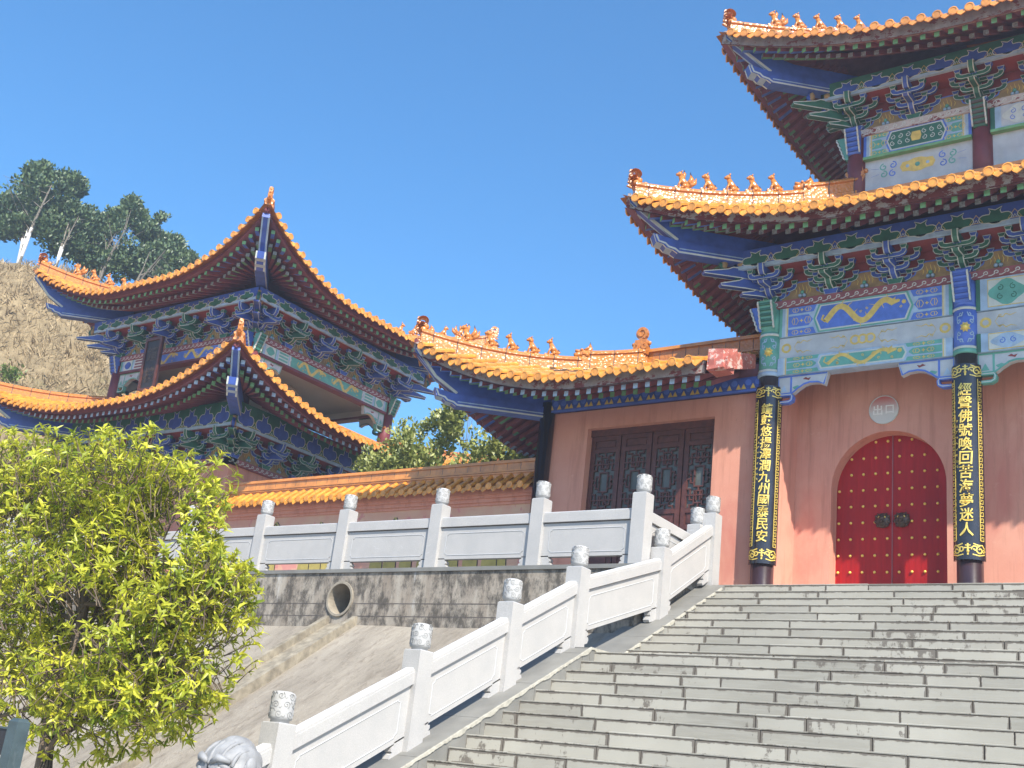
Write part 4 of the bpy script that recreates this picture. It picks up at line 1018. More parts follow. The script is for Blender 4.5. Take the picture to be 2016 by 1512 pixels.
# upper storey front
UX = [GX[0]+.99, -4.50, -.72, GX[3]-.99]; UY = GY+1.05
for i, x in enumerate(UX):
    b = MB(); b.lathe((x,UY,9.9), [(.17,0),(.16,1.8)], 20, 'colred'); c_ = b.build('column', gate, gate)
    b = MB(); capblock(b, Frame((x,UY,0), (1,0,0), (0,0,1), (0,-1,0)), 0, 11.20, 11.66, .12, ('blue2','green')[i % 2], .11)
    if i == 0: capblock(b, Frame((x,UY,0), (0,1,0), (0,0,1), (-1,0,0)), 0, 11.15, 11.62, .12, 'green2', .11)
    b.build('column_head', c_, gate)
for i in range(3):
    b = MB(); u0, u1 = UX[i]+.15, UX[i+1]-.15; F = Frame((0,UY,0), (1,0,0), (0,0,1), (0,-1,0))
    b.fbox(F, u0, u1, 11.12, 11.56, -.08, .10, 'lblue')
    if i != 1: deco_beam(b, F, u0, u1, 11.12, 11.56, .10, 'green', 'blue2', 'green2', motif='swirl')
    else:
        b.fbox(F, u0, u0+.07, 11.12, 11.56, .10, .104, 'green'); b.fbox(F, u0+.17, u0+.72, 11.15, 11.53, .10, .103, 'whitep')
        b.prism([(u0+.445+(.24+.025*math.cos(R(4*t)))*math.cos(R(t)), 11.34+(.16+.02*math.cos(R(4*t)))*math.sin(R(t))) for t in range(0,360,15)], F, .103, .107, 'white')
        for s in (-1, 1):
            for q in (-1, 1): swirl(b, F, u0+.445+s*.09, 11.34+q*.06, .05, .107, 'blue2', s*q, .012)
        deco_beam(b, F, u0+.85, u1-.1, 11.12, 11.56, .10, 'blue2', 'green', 'blue2')
    b.fbox(F, u0, u1, 11.07, 11.12, -.08, .13, 'rgreen'); b.build('beam', gate, gate)
    b = MB(); b.fbox(F, u0, u1, 9.95, 11.07, -.06, .03, 'whitep'); um = (u0+u1)/2; vm = 10.83
    b.prism([(um+x_*.30, vm+y_*.13) for x_, y_ in ((-1,0),(-.85,.7),(-.5,.75),(-.2,1),(.2,1),(.5,.75),(.85,.7),(1,0),(.85,-.7),(.5,-.75),(.2,-1),(-.2,-1),(-.5,-.75),(-.85,-.7))], F, .03, .034, 'goldp')
    b.ball(F.p(um,vm,.03), .045, 'green2', (1,.4,1))
    for x_ in (-.17,.17): b.ball(F.p(um+x_,vm,.03), .034, 'lblue', (1,.3,1))
    for s in (-1, 1):
        for q in (-1, 1): swirl(b, F, um+s*.42, vm+q*.08, .07, .03, 'blue2', s*q, .020); swirl(b, F, um+s*.58, vm+q*.07, .07, .03, 'green2', -s*q, .022); b.ribbon([(um+s*.66, vm+q*.05),(um+s*.8, vm+q*.08)], .012, F, .03, .033, 'blue2', taper=True)
    b.build('painted_panel', gate, gate)
b = MB(); b.box(UX[0]-.04, UX[3]+.04, UY+.08, GY1-1.13, 9.9, 11.6, 'colred'); b.build('wall', gate, gate)
# ridge course round the foot of the upper storey
b = MB(); D_ = .16
for (xa, xb, ya, yb) in ((UX[0]-.02, UX[3]+.02, UY-D_-.12, UY-.10), (UX[0]-.28, UX[0]-.10, UY-.1, GY1-1.0)):
    b.box(xa, xb, ya, yb, 9.85, 10.30, 'ridge'); b.box(xa-.02, xb+.02, ya-.03, yb, 10.02, 10.06, 'tile_old'); b.box(xa-.02, xb+.02, ya-.03, yb, 10.28, 10.34, 'tile_old')
x = UX[0]+.1
while x < UX[3]: b.box(x, x+.008, UY-D_-.124, UY-D_-.11, 10.07, 10.28, 'tile_old'); x += .27
b.build('ridge_course', gate, gate)

# ---------------------------------------------------------------- couplet boards, exit sign
def board(cx, a0, text, label):
    t = thing('couplet_board', label, 'couplet board', (cx, GY, 3.74), 'black and gold couplet boards on the gate columns')
    b = MB(); z0, z1 = 3.74, 6.62; ri, ro = .185, .215; ha = R(80); K = 20
    F = Cyl((cx,GY,0), ro, R(a0)); vs = []
    for j in range(K+1):
        a = -ha+2*ha*j/K
        for r_, z_ in ((ri,z0),(ro,z0),(ro,z1),(ri,z1)): vs.append(Vector((cx+math.cos(R(a0)+a)*r_, GY+math.sin(R(a0)+a)*r_, z_)))
    b.add(vs, [(4*j+i, 4*j+4+i, 4*j+4+(i+1) % 4, 4*j+(i+1) % 4) for j in range(K) for i in range(4)]+[(0,1,2,3), (4*K+3,4*K+2,4*K+1,4*K)], 'black')
    b.build('board', t, t)
    b = MB(); n = len(text); za, zb = z1-.40, z0+.42
    for i, ch in enumerate(text): put_char(b, ch, F, -.01, za+(zb-za)*i/(n-1), .195 if n < 12 else .182, 'gold', .012, sx=.92, shear=.06)
    b.build('gilded_characters', t, t)
    b = MB(); p_ = .088; m = int((z1-z0-.5)/p_)
    for s in (-1, 1):
        for i in range(m):
            v = z0+.27+i*p_; u = s*.205; q = s*.030
            b.ribbon([(u-q,v),(u+q,v),(u+q,v+p_*.62),(u-q*.2,v+p_*.62),(u-q*.2,v+p_*.32)], .011, F, .001, .006, 'gold')
            b.ribbon([(u-q,v),(u-q,v+p_)], .010, F, .001, .006, 'gold')
    for v, sg in ((z0+.13, 1), (z1-.12, -1)):
        for s in (-1, 1):
            b.ribbon(spiral(s*.16, v, .06, 90, s*1.2, 12, .25), .018, F, .001, .008, 'gold'); b.ribbon(spiral(s*.09, v+.02, .045, 200, -s*1.1, 10, .3), .016, F, .001, .008, 'gold')
            b.ribbon([(s*.24,v+.03),(s*.2,v+.075),(s*.13,v+.07),(s*.07,v+.09)], .016, F, .001, .008, 'gold'); b.ribbon([(s*.24,v-.05),(s*.15,v-.075),(s*.06,v-.06)], .015, F, .001, .008, 'gold')
            b.ribbon(spiral(s*.225, v-.01, .03, 0, s, 8, .3), .012, F, .001, .008, 'gold')
        b.ribbon([(0,v-.07),(0,v+.09)], .022, F, .001, .009, 'gold'); b.ribbon([(-.05,v+.03),(.05,v+.03)], .016, F, .001, .009, 'gold')
        b.ribbon([(-.035,v+.065),(.035,v+.065)], .014, F, .001, .009, 'gold'); b.ball(F.p(0,v-.02,.006), .022, 'gold', n=7)
    b.build('gilded_border', t, t)
    b = MB(); q = random.Random(2)
    for i in range(9):
        v = 5.75-.085*i
        for _ in range(3): u = -.135+q.uniform(-.012,.012); b.ribbon([(u-.012,v+q.uniform(-.02,.02)),(u+q.uniform(-.01,.01),v+q.uniform(-.02,.02)),(u+.012,v+q.uniform(-.02,.02))], .005, F, .001, .004, 'gold')
    b.build('small_inscription', t, t)
board(GX[0], -90+20, '鐘鼓悠揚澤潤九州國泰民安', 'curved black board with gilded characters 鐘鼓悠揚澤潤九州國泰民安 on the left gate column')
board(GX[1], -90+8, '經聲佛號喚回苦海夢迷人', 'curved black board with gilded characters 經聲佛號喚回苦海夢迷人 on the column right of the red door')
t = thing('exit_sign', 'round white sign reading 出口 on the pink wall above the red arched door', 'sign', (-6.02, YD-.02, 6.38))
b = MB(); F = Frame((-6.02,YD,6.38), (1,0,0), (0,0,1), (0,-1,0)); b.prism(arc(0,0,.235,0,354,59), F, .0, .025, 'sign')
b.ribbon(arc(0,0,.23,0,354,59), .012, F, .025, .03, 'white', closed=True)
b.build('disc', t, t)
b = MB(); put_char(b, '出', F, -.095, 0, .17, 'signtext', .026); put_char(b, '口', F, .095, 0, .135, 'signtext', .026); b.build('sign_characters', t, t)
# ---------------------------------------------------------------- side wing with lattice doors
WX0, WX1, WY, WY1 = -11.95, -7.95, 16.75, 19.1
wing = thing('side_hall', 'low pink side hall with dark lattice doors, left of the gate hall', 'hall', (-10, 17.5, 3.19))
ro = tier(wing, WX0, WX1+6, WY, WY1, o=1.6, ze=6.66, dz=.95, e=.24, Lc=3.3, D=2.8, zt=7.85, sides='FLB', clip={'F':(-99, WX1+.02-WX0+1.5), 'B':(6.0, 99)}, corners='03',
     boards=False, rsp=.28, headt=1.95, medal='0', fasc='fascia_pale', endcol=('lblue','rgreen'), ridge_t0=None)
b = MB(); F = Frame((0,WY,0), (1,0,0), (0,0,1), (0,-1,0))
# main ridge running from the medallion to the gate
b.box(WX0+1.2, GX[0]-.05, WY+1.25, WY+1.45, 7.7, 8.16, 'ridge'); b.box(WX0+1.2, GX[0]-.05, WY+1.21, WY+1.49, 7.90, 7.93, 'tile_old'); b.box(WX0+1.2, GX[0]-.05, WY+1.20, WY+1.50, 8.14, 8.20, 'tile_old')
x = WX0+1.5
while x < GX[0]: b.box(x, x+.008, WY+1.245, WY+1.25, 7.94, 8.14, 'joint'); x += .27
b.build('main_ridge', wing, wing)
b = MB()                                          # painted end block of the eave
prof = [(1.64,6.40),(1.66,6.60),(1.60,6.72),(1.50,6.78),(1.1,6.92),(.2,7.2),(.2,6.95),(1.1,6.62),(1.3,6.5)]
b.prism([(-w_, z_) for w_, z_ in prof], Frame((WX1+.05,WY,0), (0,1,0), (0,0,1), (1,0,0)), -.0, .09, 'endblock')
b.prism([(-w_, z_) for w_, z_ in ((1.60,6.42),(1.62,6.60),(1.55,6.70),(1.3,6.55))], Frame((WX1+.14,WY,0), (0,1,0), (0,0,1), (1,0,0)), 0, .20, 'endblock')
b.hexa([(WX1+.02,WY-1.66,6.42),(WX1+.30,WY-1.66,6.44),(WX1+.30,WY-1.3,6.44),(WX1+.02,WY-1.3,6.42),(WX1+.02,WY-1.62,6.78),(WX1+.26,WY-1.60,6.76),(WX1+.30,WY-1.2,6.9),(WX1+.02,WY-1.2,6.9)], 'endblock')
b.build('eave_end_block', wing, wing)
b = MB(); b.fbox(F, WX0+.1, -7.72, 6.62, 6.86, .02, .10, 'blue'); b.fbox(F, WX0+.1, -7.72, 6.61, 6.645, .10, .106, 'blue2')
x = WX0+.2
while x < -7.9:
    for dx in (0, .17): b.prism(arc(x+dx, 6.77, .055, 0, 324, 9), F, .10, .105, 'blue2')
    for dx in (-.08, .085, .25): b.prism([(x+dx-.045,6.66),(x+dx+.045,6.66),(x+dx,6.75)], F, .10, .105, 'goldp')
    x += .42
b.build('blue_beam', wing, wing)
b = MB(); b.fbox(F, WX0, -7.72, 6.86, 7.1, -.05, .04, 'maroon'); b.box(WX0, WX1+.3, WY+.1, WY1, 6.84, 6.87, 'maroon'); b.build('soffit_board', wing, wing)
for x, y in ((WX0, WY-.03), (WX0, WY1)):
    b = MB(); b.lathe((x,y,3.19), [(.17,0),(.17,.06),(.145,.09),(.14,3.62)], 18, 'black'); b.build('column', wing, wing)
b = MB(); OX0, OX1, OZ = -11.08, -8.60, 6.28; YP = WY+.02
for (a_, c_, e_, f_) in ((WX0+.12, OX0, 3.15, 6.62), (OX1, GX[0]-.1, 3.15, 6.62), (OX0, OX1, OZ, 6.62)): b.box(a_, c_, YP, YP+.22, e_, f_, 'pink')
b.box(WX0+.08, WX0+.2, YP+.22, WY1, 3.15, 6.85, 'pink'); b.box(WX0+.1, GX[0]-.2, WY1-.1, WY1+.1, 3.15, 6.85, 'pink')
b.build('wall', wing, wing)
# four lattice leaves
lw = (OX1-OX0)/4; FD = Frame((0,YP+.17,0), (1,0,0), (0,0,1), (0,-1,0))
b = MB(); b.fbox(FD, OX0, OX1, 6.16, OZ, -.04, .05, 'wood'); b.build('lintel', wing, wing); b = MB(); b.fbox(FD, OX0, OX1, 3.19, 3.27, -.04, .05, 'wood'); b.build('threshold', wing, wing)
lat = [((.5,.0),(.5,.08)),((.32,.08),(.68,.08)),((.32,.08),(.32,.2)),((.68,.08),(.68,.2)),((.14,.0),(.14,.05)),((.86,0),(.86,.05)),((.14,.05),(.32,.05)),((.86,.05),(.68,.05)),((.32,.05),(.32,.08)),((.68,.05),(.68,.08)),
       ((.14,.13),(.32,.13)),((.14,.13),(.14,.30)),((.86,.13),(.68,.13)),((.86,.13),(.86,.30)),((0,.2),(.14,.2)),((1,.2),(.86,.2)),((.14,.2),(.86,.2)),((.42,.13),(.42,.27)),((.58,.13),(.58,.27)),((.32,.27),(.68,.27)),((.32,.27),(.32,.2)),((.68,.27),(.68,.2)),
       ((.5,.27),(.5,.34)),((.30,.34),(.70,.34)),((.30,.34),(.30,.5)),((.70,.34),(.70,.5)),((0,.30),(.14,.30)),((1,.30),(.86,.30)),((.14,.40),(.30,.40)),((.86,.40),(.70,.40)),((.14,.40),(.14,.5)),((.86,.40),(.86,.5)),((0,.46),(.14,.46)),((1,.46),(.86,.46))]
for i in range(4):
    x0 = OX0+lw*i; b = MB(); xa, xb = x0+.012, x0+lw-.012
    b.fbox(FD, xa, xa+.085, 3.27, 6.16, -.03, .02, 'wood'); b.fbox(FD, xb-.085, xb, 3.27, 6.16, -.03, .02, 'wood')
    for z0_, z1_ in ((6.08,6.16),(5.86,5.93),(4.70,4.78),(4.42,4.50),(3.27,3.38)): b.fbox(FD, xa+.085, xb-.085, z0_, z1_, -.03, .02, 'wood')
    for z0_, z1_ in ((5.93,6.08),(4.50,4.70),(3.38,4.42)):
        b.fbox(FD, xa+.085, xb-.085, z0_, z1_, -.03, -.005, 'wood'); b.fbox(FD, xa+.115, xb-.115, z0_+.03, z1_-.03, -.005, .008, 'wood')
    lf = b.build('lattice_door_leaf', wing, wing)
    b = MB(); la, lb, lz0, lz1 = xa+.085, xb-.085, 4.78, 5.86; W_ = lb-la; H_ = lz1-lz0
    for (p, q) in lat:
        for fl in (0, 1):
            y0_, y1_ = (p[1], q[1]) if fl == 0 else (1-p[1], 1-q[1])
            u0, u1 = sorted((la+p[0]*W_, la+q[0]*W_)); v0, v1 = sorted((lz1-y0_*H_, lz1-y1_*H_)); r_ = .0115
            b.fbox(FD, u0-r_, u1+r_, v0-r_, v1+r_, -.012+.0007*(lat.index((p,q)) % 9), .012+.0007*(lat.index((p,q)) % 9), 'wood')
    b.build('lattice', lf, wing)
    b = MB(); b.fbox(FD, la, lb, lz0, lz1, -.026, -.02, 'glass'); b.build('pane', lf, wing)

# ---------------------------------------------------------------- tiled boundary wall with mural
fw_ = thing('tiled_wall', 'pink boundary wall with orange tile coping and flower mural, between the bell tower and side hall', 'wall', (-16, 17, 3.19))
FX0, FX1, FY = -20.62, -12.12, 17.0
b = MB(); b.box(FX0, FX1, FY-.12, FY+.12, 3.15, 5.02, 'mural'); wl_ = b.build('wall', fw_, fw_)
b = MB()
for z0_, z1_, w_ in ((5.0,5.05,.15),(5.05,5.12,.19),(5.12,5.17,.235),(5.17,5.26,.27)): b.box(FX0, FX1, FY-w_, FY+w_, z0_, z1_, 'pink')
b.build('cornice', fw_, fw_)
b = MB(); sp_ = .235; x = FX0+.1; zt_, ze_, W_ = 5.58, 5.30, .40
for s in (-1, 1): b.add([(FX0,FY+s*W_,ze_-.03),(FX1,FY+s*W_,ze_-.03),(FX1,FY,zt_-.03),(FX0,FY,zt_-.03)], [(0,1,2,3) if s < 0 else (3,2,1,0)], 'tile')
b.add([(FX0,FY-W_,ze_-.035),(FX1,FY-W_,ze_-.035),(FX1,FY-.2,5.26),(FX0,FY-.2,5.26)], [(3,2,1,0)], 'maroon')
while x < FX1-.05:
    for s in (-1, 1):
        vs = []
        for e_ in range(4):
            t_ = (0, .5, .5, 1)[e_]; r = (.062,.055,.062,.055)[e_]; yy = FY+s*(W_+.03)*(1-t_)+s*.08*t_; zc = ze_-.02+(zt_-ze_)*t_
            vs += [(x+r*math.cos(R(-10+200*j/6)), yy, zc+r*math.sin(R(-10+200*j/6))) for j in range(7)]
        b.add(vs, [(q*7+j, q*7+j+1, q*7+8+j, q*7+7+j) for q in range(3) for j in range(6)], 'tile')
        b.lathe((x, FY+s*(W_+.025), ze_-.02), [(.07,0),(.07,.02),(.055,.025)], 10, 'tile', axis=(0,s,0), smooth=False)
        Fd = Frame((x+sp_/2, FY+s*(W_+.015), ze_-.04), (1,0,0), Vector((0,-s*.3,.95)).normalized(), (0,s,0))
        b.prism([(-.08,.02),(-.07,-.03),(-.04,-.065),(0,-.10),(.04,-.065),(.07,-.03),(.08,.02)], Fd, -.01, .01, 'tile')
    x += sp_
b.build('coping_tiles', fw_, fw_)
b = MB(); b.box(FX0, FX1, FY-.10, FY+.10, 5.52, 5.80, 'tile_old')
for z_, w_ in ((5.60,.125),(5.635,.14),(5.80,.13)): b.box(FX0, FX1, FY-w_, FY+w_, z_, z_+.03, 'tile_old')
b.box(FX0, FX1, FY-.09, FY+.09, 5.83, 5.87, 'tile_old'); x = FX0+.3
while x < FX1: b.box(x, x+.007, FY-.102, FY+.102, 5.67, 5.80, 'joint'); x += .31
b.build('coping_ridge', fw_, fw_)
b = MB(); F = Frame((0,FY-.12,0), (1,0,0), (0,0,1), (0,-1,0)); q = random.Random(12)
for cx_ in (-19.3, -17.3, -15.2, -13.3):      # painted lotus and cactus-like leaves
    for i in range(4):
        u = cx_+(-1.5+i)*.36+q.uniform(-.08,.08); ht = 4.58+.22*(i % 2)+q.uniform(-.10,.14)
        po = [(u-.03,3.25),(u+.22,3.25),(u+.18,3.9),(u+.13,ht-.12),(u+.04,ht-.01),(u-.02,ht),(u-.10,ht-.14),(u-.15,3.9)]
        po = wob(po, .015, i+int(cx_*7)); b.prism(po, F, .001*(1+i), .001*(1+i)+.002, 'mustard')
        b.ribbon(po[4:5]+po[3:4]+po[2:3]+[(u+.22,3.25)], .022, F, .001*(1+i)+.002, .001*(1+i)+.004, 'darkbox')
        b.ribbon([(u-.07,ht-.08),(u-.02,ht-.03),(u+.03,ht-.10),(u+.05,ht-.2)], .022, F, .001*(1+i)+.002, .001*(1+i)+.004, 'darkbox')
b.build('mural', fw_, fw_)

# ---------------------------------------------------------------- bell tower
TX0, TX1, TY0, TY1 = -25.6, -20.6, 16.8, 21.6
tower = thing('bell_tower', 'two-storey open bell tower with upturned orange roofs and red columns beside the hillside', 'tower', (-23.1, 19.2, 3.19))
tb = {'F':[0,1.0,2.0,3.0,4.0,5.0], 'R':[0,.96,1.92,2.88,3.84,4.8], 'L':[0,1.2,2.4,3.6,4.8], 'B':[0,1.25,2.5,3.75,5.0]}
tier(tower, TX0, TX1, TY0, TY1, o=1.9, ze=7.37, dz=.74, e=.32, Lc=3.8, D=1.97, zt=8.02, endcol=('lblue','rgreen'), zm=6.42, zf=(7.0,7.54), wf=.62, bscale=1.1, eh=.14, cols=('green','blue'), corners='0123', brackets=tb, beak=True, headt=9, beasts=(), medal=True, scroll='FR', fasc='maroon2')
tier(tower, TX0, TX1, TY0, TY1, o=1.55, ze=10.50, dz=.92, e=.28, Lc=3.2, D=3.7, zt=11.4, zm=9.44, zf=(10.02,10.30), wf=.62, bscale=1.1, eh=.14, cols=('blue','green'), corners='0123', brackets=tb, beak=True, headt=2.0, scroll='FR', medal=False, fasc='maroon2')
for x in (TX0, TX1):
    for y in (TY0, TY1):
        b = MB(); b.lathe((x,y,7.7), [(.165,0),(.165,1.5)], 18, 'colred'); c_ = b.build('column', tower, tower)
        b = MB()
        sx, sy = (-1 if x == TX0 else 1), (-1 if y == TY0 else 1)
        capblock(b, Frame((x,y,0), (1,0,0), (0,0,1), (0,sy,0)), 0, 8.98, 9.42, .10, 'blue2' if x == TX0 else 'blue', .10); capblock(b, Frame((x,y,0), (0,1,0), (0,0,1), (sx,0,0)), 0, 8.98, 9.42, .10, 'green2' if x == TX1 else 'blue2', .10)
        b.build('column_head', c_, tower)
def tbeam(O, U, W, L, main, endc, motif):
    F = Frame(O, U, (0,0,1), W); b = MB(); b.fbox(F, .15, L-.15, 9.02, 9.30, -.10, .10, 'cream'); b.fbox(F, .15, L-.15, 8.97, 9.03, -.12, .115, 'colred')
    u0, u1, v0, v1, w = .17, L-.17, 9.035, 9.30, .10
    for s in (0, 1):
        m = lambda u: u if s == 0 else L-u
        for k, a_, c_ in (('green2',.17,.23),('lblue',.23,.30),('white',.30,.62),('green2',.62,.65),('lblue',.65,.72),('white',.72,1.05),('lblue',1.05,1.12)):
            a2, c2 = sorted((m(a_), m(c_))); b.fbox(F, a2, c2, v0, v1, w, w+.003, k)
        cu = m(.46); b.prism([(cu+(.12+.015*math.cos(R(4*t)))*math.cos(R(t)), 9.168+(.10)*math.sin(R(t))) for t in range(0,360,20)], F, w+.003, w+.006, 'blue' if main == 'blue2' else 'green2')
        a2, c2 = sorted((m(.74), m(1.03)))
        for vv in (9.07, 9.15, 9.23): b.fbox(F, a2, c2, vv, vv+.045, w+.003, w+.005, endc)
        wv = [(m(1.10+.02*math.sin(i*1.6)), v0+(v1-v0)*i/8) for i in range(9)]; b.ribbon(wv, .035, F, w+.004, w+.007, 'white')
    b.fbox(F, 1.14, L-1.14, v0+.01, v1-.01, w, w+.004, main)
    for i in range(2): dragon(b, F, 1.3+i*(L/2-1.2), L/2-.05+i*(L/2-1.2), 9.168, .30, w+.004, 'goldp')
    b.build('beam', tower, tower)
    for s, uu in ((1, .15), (-1, L-.15)):
        b = MB(); queti(b, F, uu, 8.97, s, 'green2', L=.80, H=.50); b.build('beam_bracket', tower, tower)
tbeam((TX0,TY0,0), (1,0,0), (0,-1,0), TX1-TX0, 'blue2', 'maroon', 'd'); tbeam((TX1,TY0,0), (0,1,0), (1,0,0), TY1-TY0, 'green2', 'green2', 'd')
tbeam((TX1,TY1,0), (-1,0,0), (0,1,0), TX1-TX0, 'blue2', 'maroon', 'd'); tbeam((TX0,TY1,0), (0,-1,0), (-1,0,0), TY1-TY0, 'green2', 'green2', 'd')
b = MB(); b.box(TX0+.05, TX1-.05, TY0+.08, TY1-.08, 9.20, 9.26, 'cream'); b.build('ceiling', tower, tower)
b = MB(); b.box(TX0+.3, TX1-.3, TY0+.3, TY1-.3, 7.7, 7.85, 'terrace'); b.build('upper_floor', tower, tower)
b = MB(); cxm = (TX0+TX1)/2+.2; cym = (TY0+TY1)/2   # ring recess in the ceiling where the bell hangs
b.lathe((cxm,cym,9.10), [(.95,0),(.98,.02),(.98,.10)], 32, 'cream'); b.lathe((cxm,cym,9.085), [(.80,0),(.82,.02),(.82,.03)], 32, 'cream'); b.build('ceiling_rose', tower, tower)
b = MB(); b.box(TX0-.02, TX1+.02, TY0-.02, TY1+.02, 3.15, 6.29, 'pink'); b.build('lower_wall', tower, tower)
b = MB(); b.box(TX0+.1, TX1-.1, TY0+.1, TY1-.1, 6.29, 7.6, 'maroon'); b.box(TX0+.08, TX1-.08, TY0+.08, TY1-.08, 9.30, 10.5, 'maroon'); b.build('core_board', tower, tower)
b = MB(); b.box(TX0-.03, TX1+.03, TY0-.20, TY0-.04, 7.93, 8.14, 'tile_old'); b.box(TX1+.04, TX1+.20, TY0-.1, TY1, 7.93, 8.14, 'tile_old'); b.box(TX0-.2, TX0-.04, TY0-.1, TY1, 7.93, 8.14, 'tile_old'); b.build('ridge_course', tower, tower)
t = thing('name_plaque', 'tall dark carved name plaque hanging under the beam of the bell tower front', 'plaque', (-23.35, TY0-.25, 8.2))
F = Frame((-23.35,TY0-.20,0), (1,0,0), Vector((0,-.05,.999)).normalized(), Vector((0,-.999,-.05)).normalized()); b = MB()
b.fbox(F, -.31, .31, 8.12, 9.46, .0, .05, 'colblack')
for a_, c_, e_, f_ in ((-.31,-.24,8.12,9.46),(.24,.31,8.12,9.46),(-.24,.24,9.39,9.46),(-.24,.24,8.12,8.19)): b.fbox(F, a_, c_, e_, f_, .05, .085, 'wood')
b.fbox(F, -.24, .24, 8.19, 9.39, .05, .055, 'darkbox'); b.build('board', t, t)
b = MB(); put_char(b, '鐘', F, 0, 9.06, .38, 'bronze', .057); put_char(b, '樓', F, 0, 8.52, .38, 'bronze', .057); b.build('carved_characters', t, t)

# ---------------------------------------------------------------- hill behind the tower
hl = MB(); prof = [(-2.2,.20),(-1.7,.27),(-1.35,.31),(-1.2004,.325),(-1.1367,.352),(-1.1011,.3655),(-1.0593,.372),(-1.0237,.368),(-.9963,.358),(-.9726,.335),(-.921,.27),(-.87,.22),(-.80,.16),(-.7,.10),(-.5,.06)]
def hprof(a):
    for (a0_, t0_), (a1_, t1_) in zip(prof[:-1], prof[1:]):
        if a0_ <= a <= a1_: return t0_+(t1_-t0_)*(a-a0_)/(a1_-a0_)
    return .05
NA, NR = 150, 40; vs = []
def hillz(a, f):                                   # f 0..1 foot to crest, >1 plateau
    top = hprof(a)*44
    base = 2.8
    h = base+(top-base)*(min(f, 1)**1.25) if f <= 1 else top-(f-1)*4.5
    r = 31+f*13
    x, y = math.sin(a)*r, math.cos(a)*r
    h += (.9*noise.noise((x*.25, y*.25, 1))+.5*noise.noise((x*.9, y*.9, 2))+.16*noise.noise((x*2.5, y*2.5, 4)))*min(1, f*3)*(1 if f < .9 else .5)
    return Vector((x, y, h))
for i in range(NA+1):
    a = -2.2+1.7*i/NA
    for j in range(NR+1): vs.append(hillz(a, 2.2*j/NR))
hl.add(vs, [(i*(NR+1)+j, (i+1)*(NR+1)+j, (i+1)*(NR+1)+j+1, i*(NR+1)+j+1) for i in range(NA) for j in range(NR)], 'hill', smooth=True)
struct(hl.build('hillside'))
gs = MB(); q = random.Random(21)
for i in range(52000):
    a = q.uniform(-1.28, -.86); f = q.uniform(.02, 1.12); p = hillz(a, f); p.z -= .05
    if noise.noise((p.x*.5, p.y*.5, 9)) < -.45: continue
    h = q.uniform(.16, .48); d = Vector((q.uniform(-1,1), q.uniform(-1,1), q.uniform(.5,1.6))).normalized()*h; s = Vector((q.uniform(-1,1), q.uniform(-1,1), 0))*.026
    gs.add([p-s, p+s, p+d*.6+s*.7, p+d+Vector((q.uniform(-.05,.05),0,-.05*q.random()))], [(0,1,2,3)], 'grass', e=[q.random()*.9]*4)
struct(gs.build('dry_grass'), 'stuff')
gb = MB()
for (a, f, r_) in ((-1.055,.55,.7),(-1.04,.45,.6),(-1.03,.35,.5),(-1.07,.68,.45),(-1.09,.3,.4),(-1.0,.5,.6),(-.985,.42,.5)):
    c_ = hillz(a, f)
    for i in range(330):
        v = Vector((q.gauss(0,1), q.gauss(0,1), q.gauss(0,.7)))*.42*r_+c_; d = Vector((q.uniform(-1,1), q.uniform(-1,1), q.uniform(-.3,1))).normalized()*.13; s = d.orthogonal().normalized()*.035
        gb.add([v-s, v+s, v+d+s*.2, v+d-s*.2], [(0,1,2,3)], 'greenbush', e=[q.random()]*4)
struct(gb.build('hill_shrubs'), 'stuff')

# ---------------------------------------------------------------- trees
def leafquad(mb, p, d, up, L, wd, k, e, fold=.25, droop=.3):
    s = d.cross(up)
    if s.length < .05: s = d.orthogonal()
    s.normalize(); n_ = s.cross(d).normalized()
    a = p; m1 = p+d*L*.38+n_*L*.06; m2 = p+d*L*.72-n_*L*droop*.25; t_ = p+d*L*.98-n_*L*droop*.8
    up_ = n_*wd*fold
    mb.add([a, m1-s*wd*.5+up_, m1, m1+s*wd*.5+up_, m2-s*wd*.36+up_*.7, m2, m2+s*wd*.36+up_*.7, t_], [(0,2,1),(0,3,2),(1,2,5,4),(2,3,6,5),(4,5,7),(5,6,7)], k, e=[e]*8)
def grow(q, mb, p, d, L, r, depth, tips, k, spread=.7, up=.25, wob_=.25, kids=(2,3), rmin=.004, sh=.72):
    pts = [p]; n = 4; dd = d.copy()
    for i in range(n):
        dd = (dd+Vector((q.uniform(-1,1), q.uniform(-1,1), q.uniform(-1,1)))*wob_*.5+Z*up*.12).normalized(); pts.append(pts[-1]+dd*L/n)
    mb.tube(pts, [max(rmin, r*(1-.42*i/n)) for i in range(n+1)], 7 if r > .03 else 5, k, cap=False)
    tips.append((pts[-1], dd, depth))
    if depth <= 0: return
    tips.append((pts[2], dd, depth-1))
    for _ in range(q.randint(*kids)):
        a = Vector((q.uniform(-1,1), q.uniform(-1,1), q.uniform(-.3,.6))).normalized()
        grow(q, mb, pts[q.choice((-1,-1,-2))], (dd*(1-spread*.5)+a*spread).normalized(), L*q.uniform(sh-.12,sh+.12), r*.58, depth-1, tips, k, spread, up, wob_, kids, rmin, sh)
def in_lobes(p, lobes): return any(((p.x-c[0])/r[0])**2+((p.y-c[1])/r[1])**2+((p.z-c[2])/r[2])**2 < 1 for c, r in lobes)

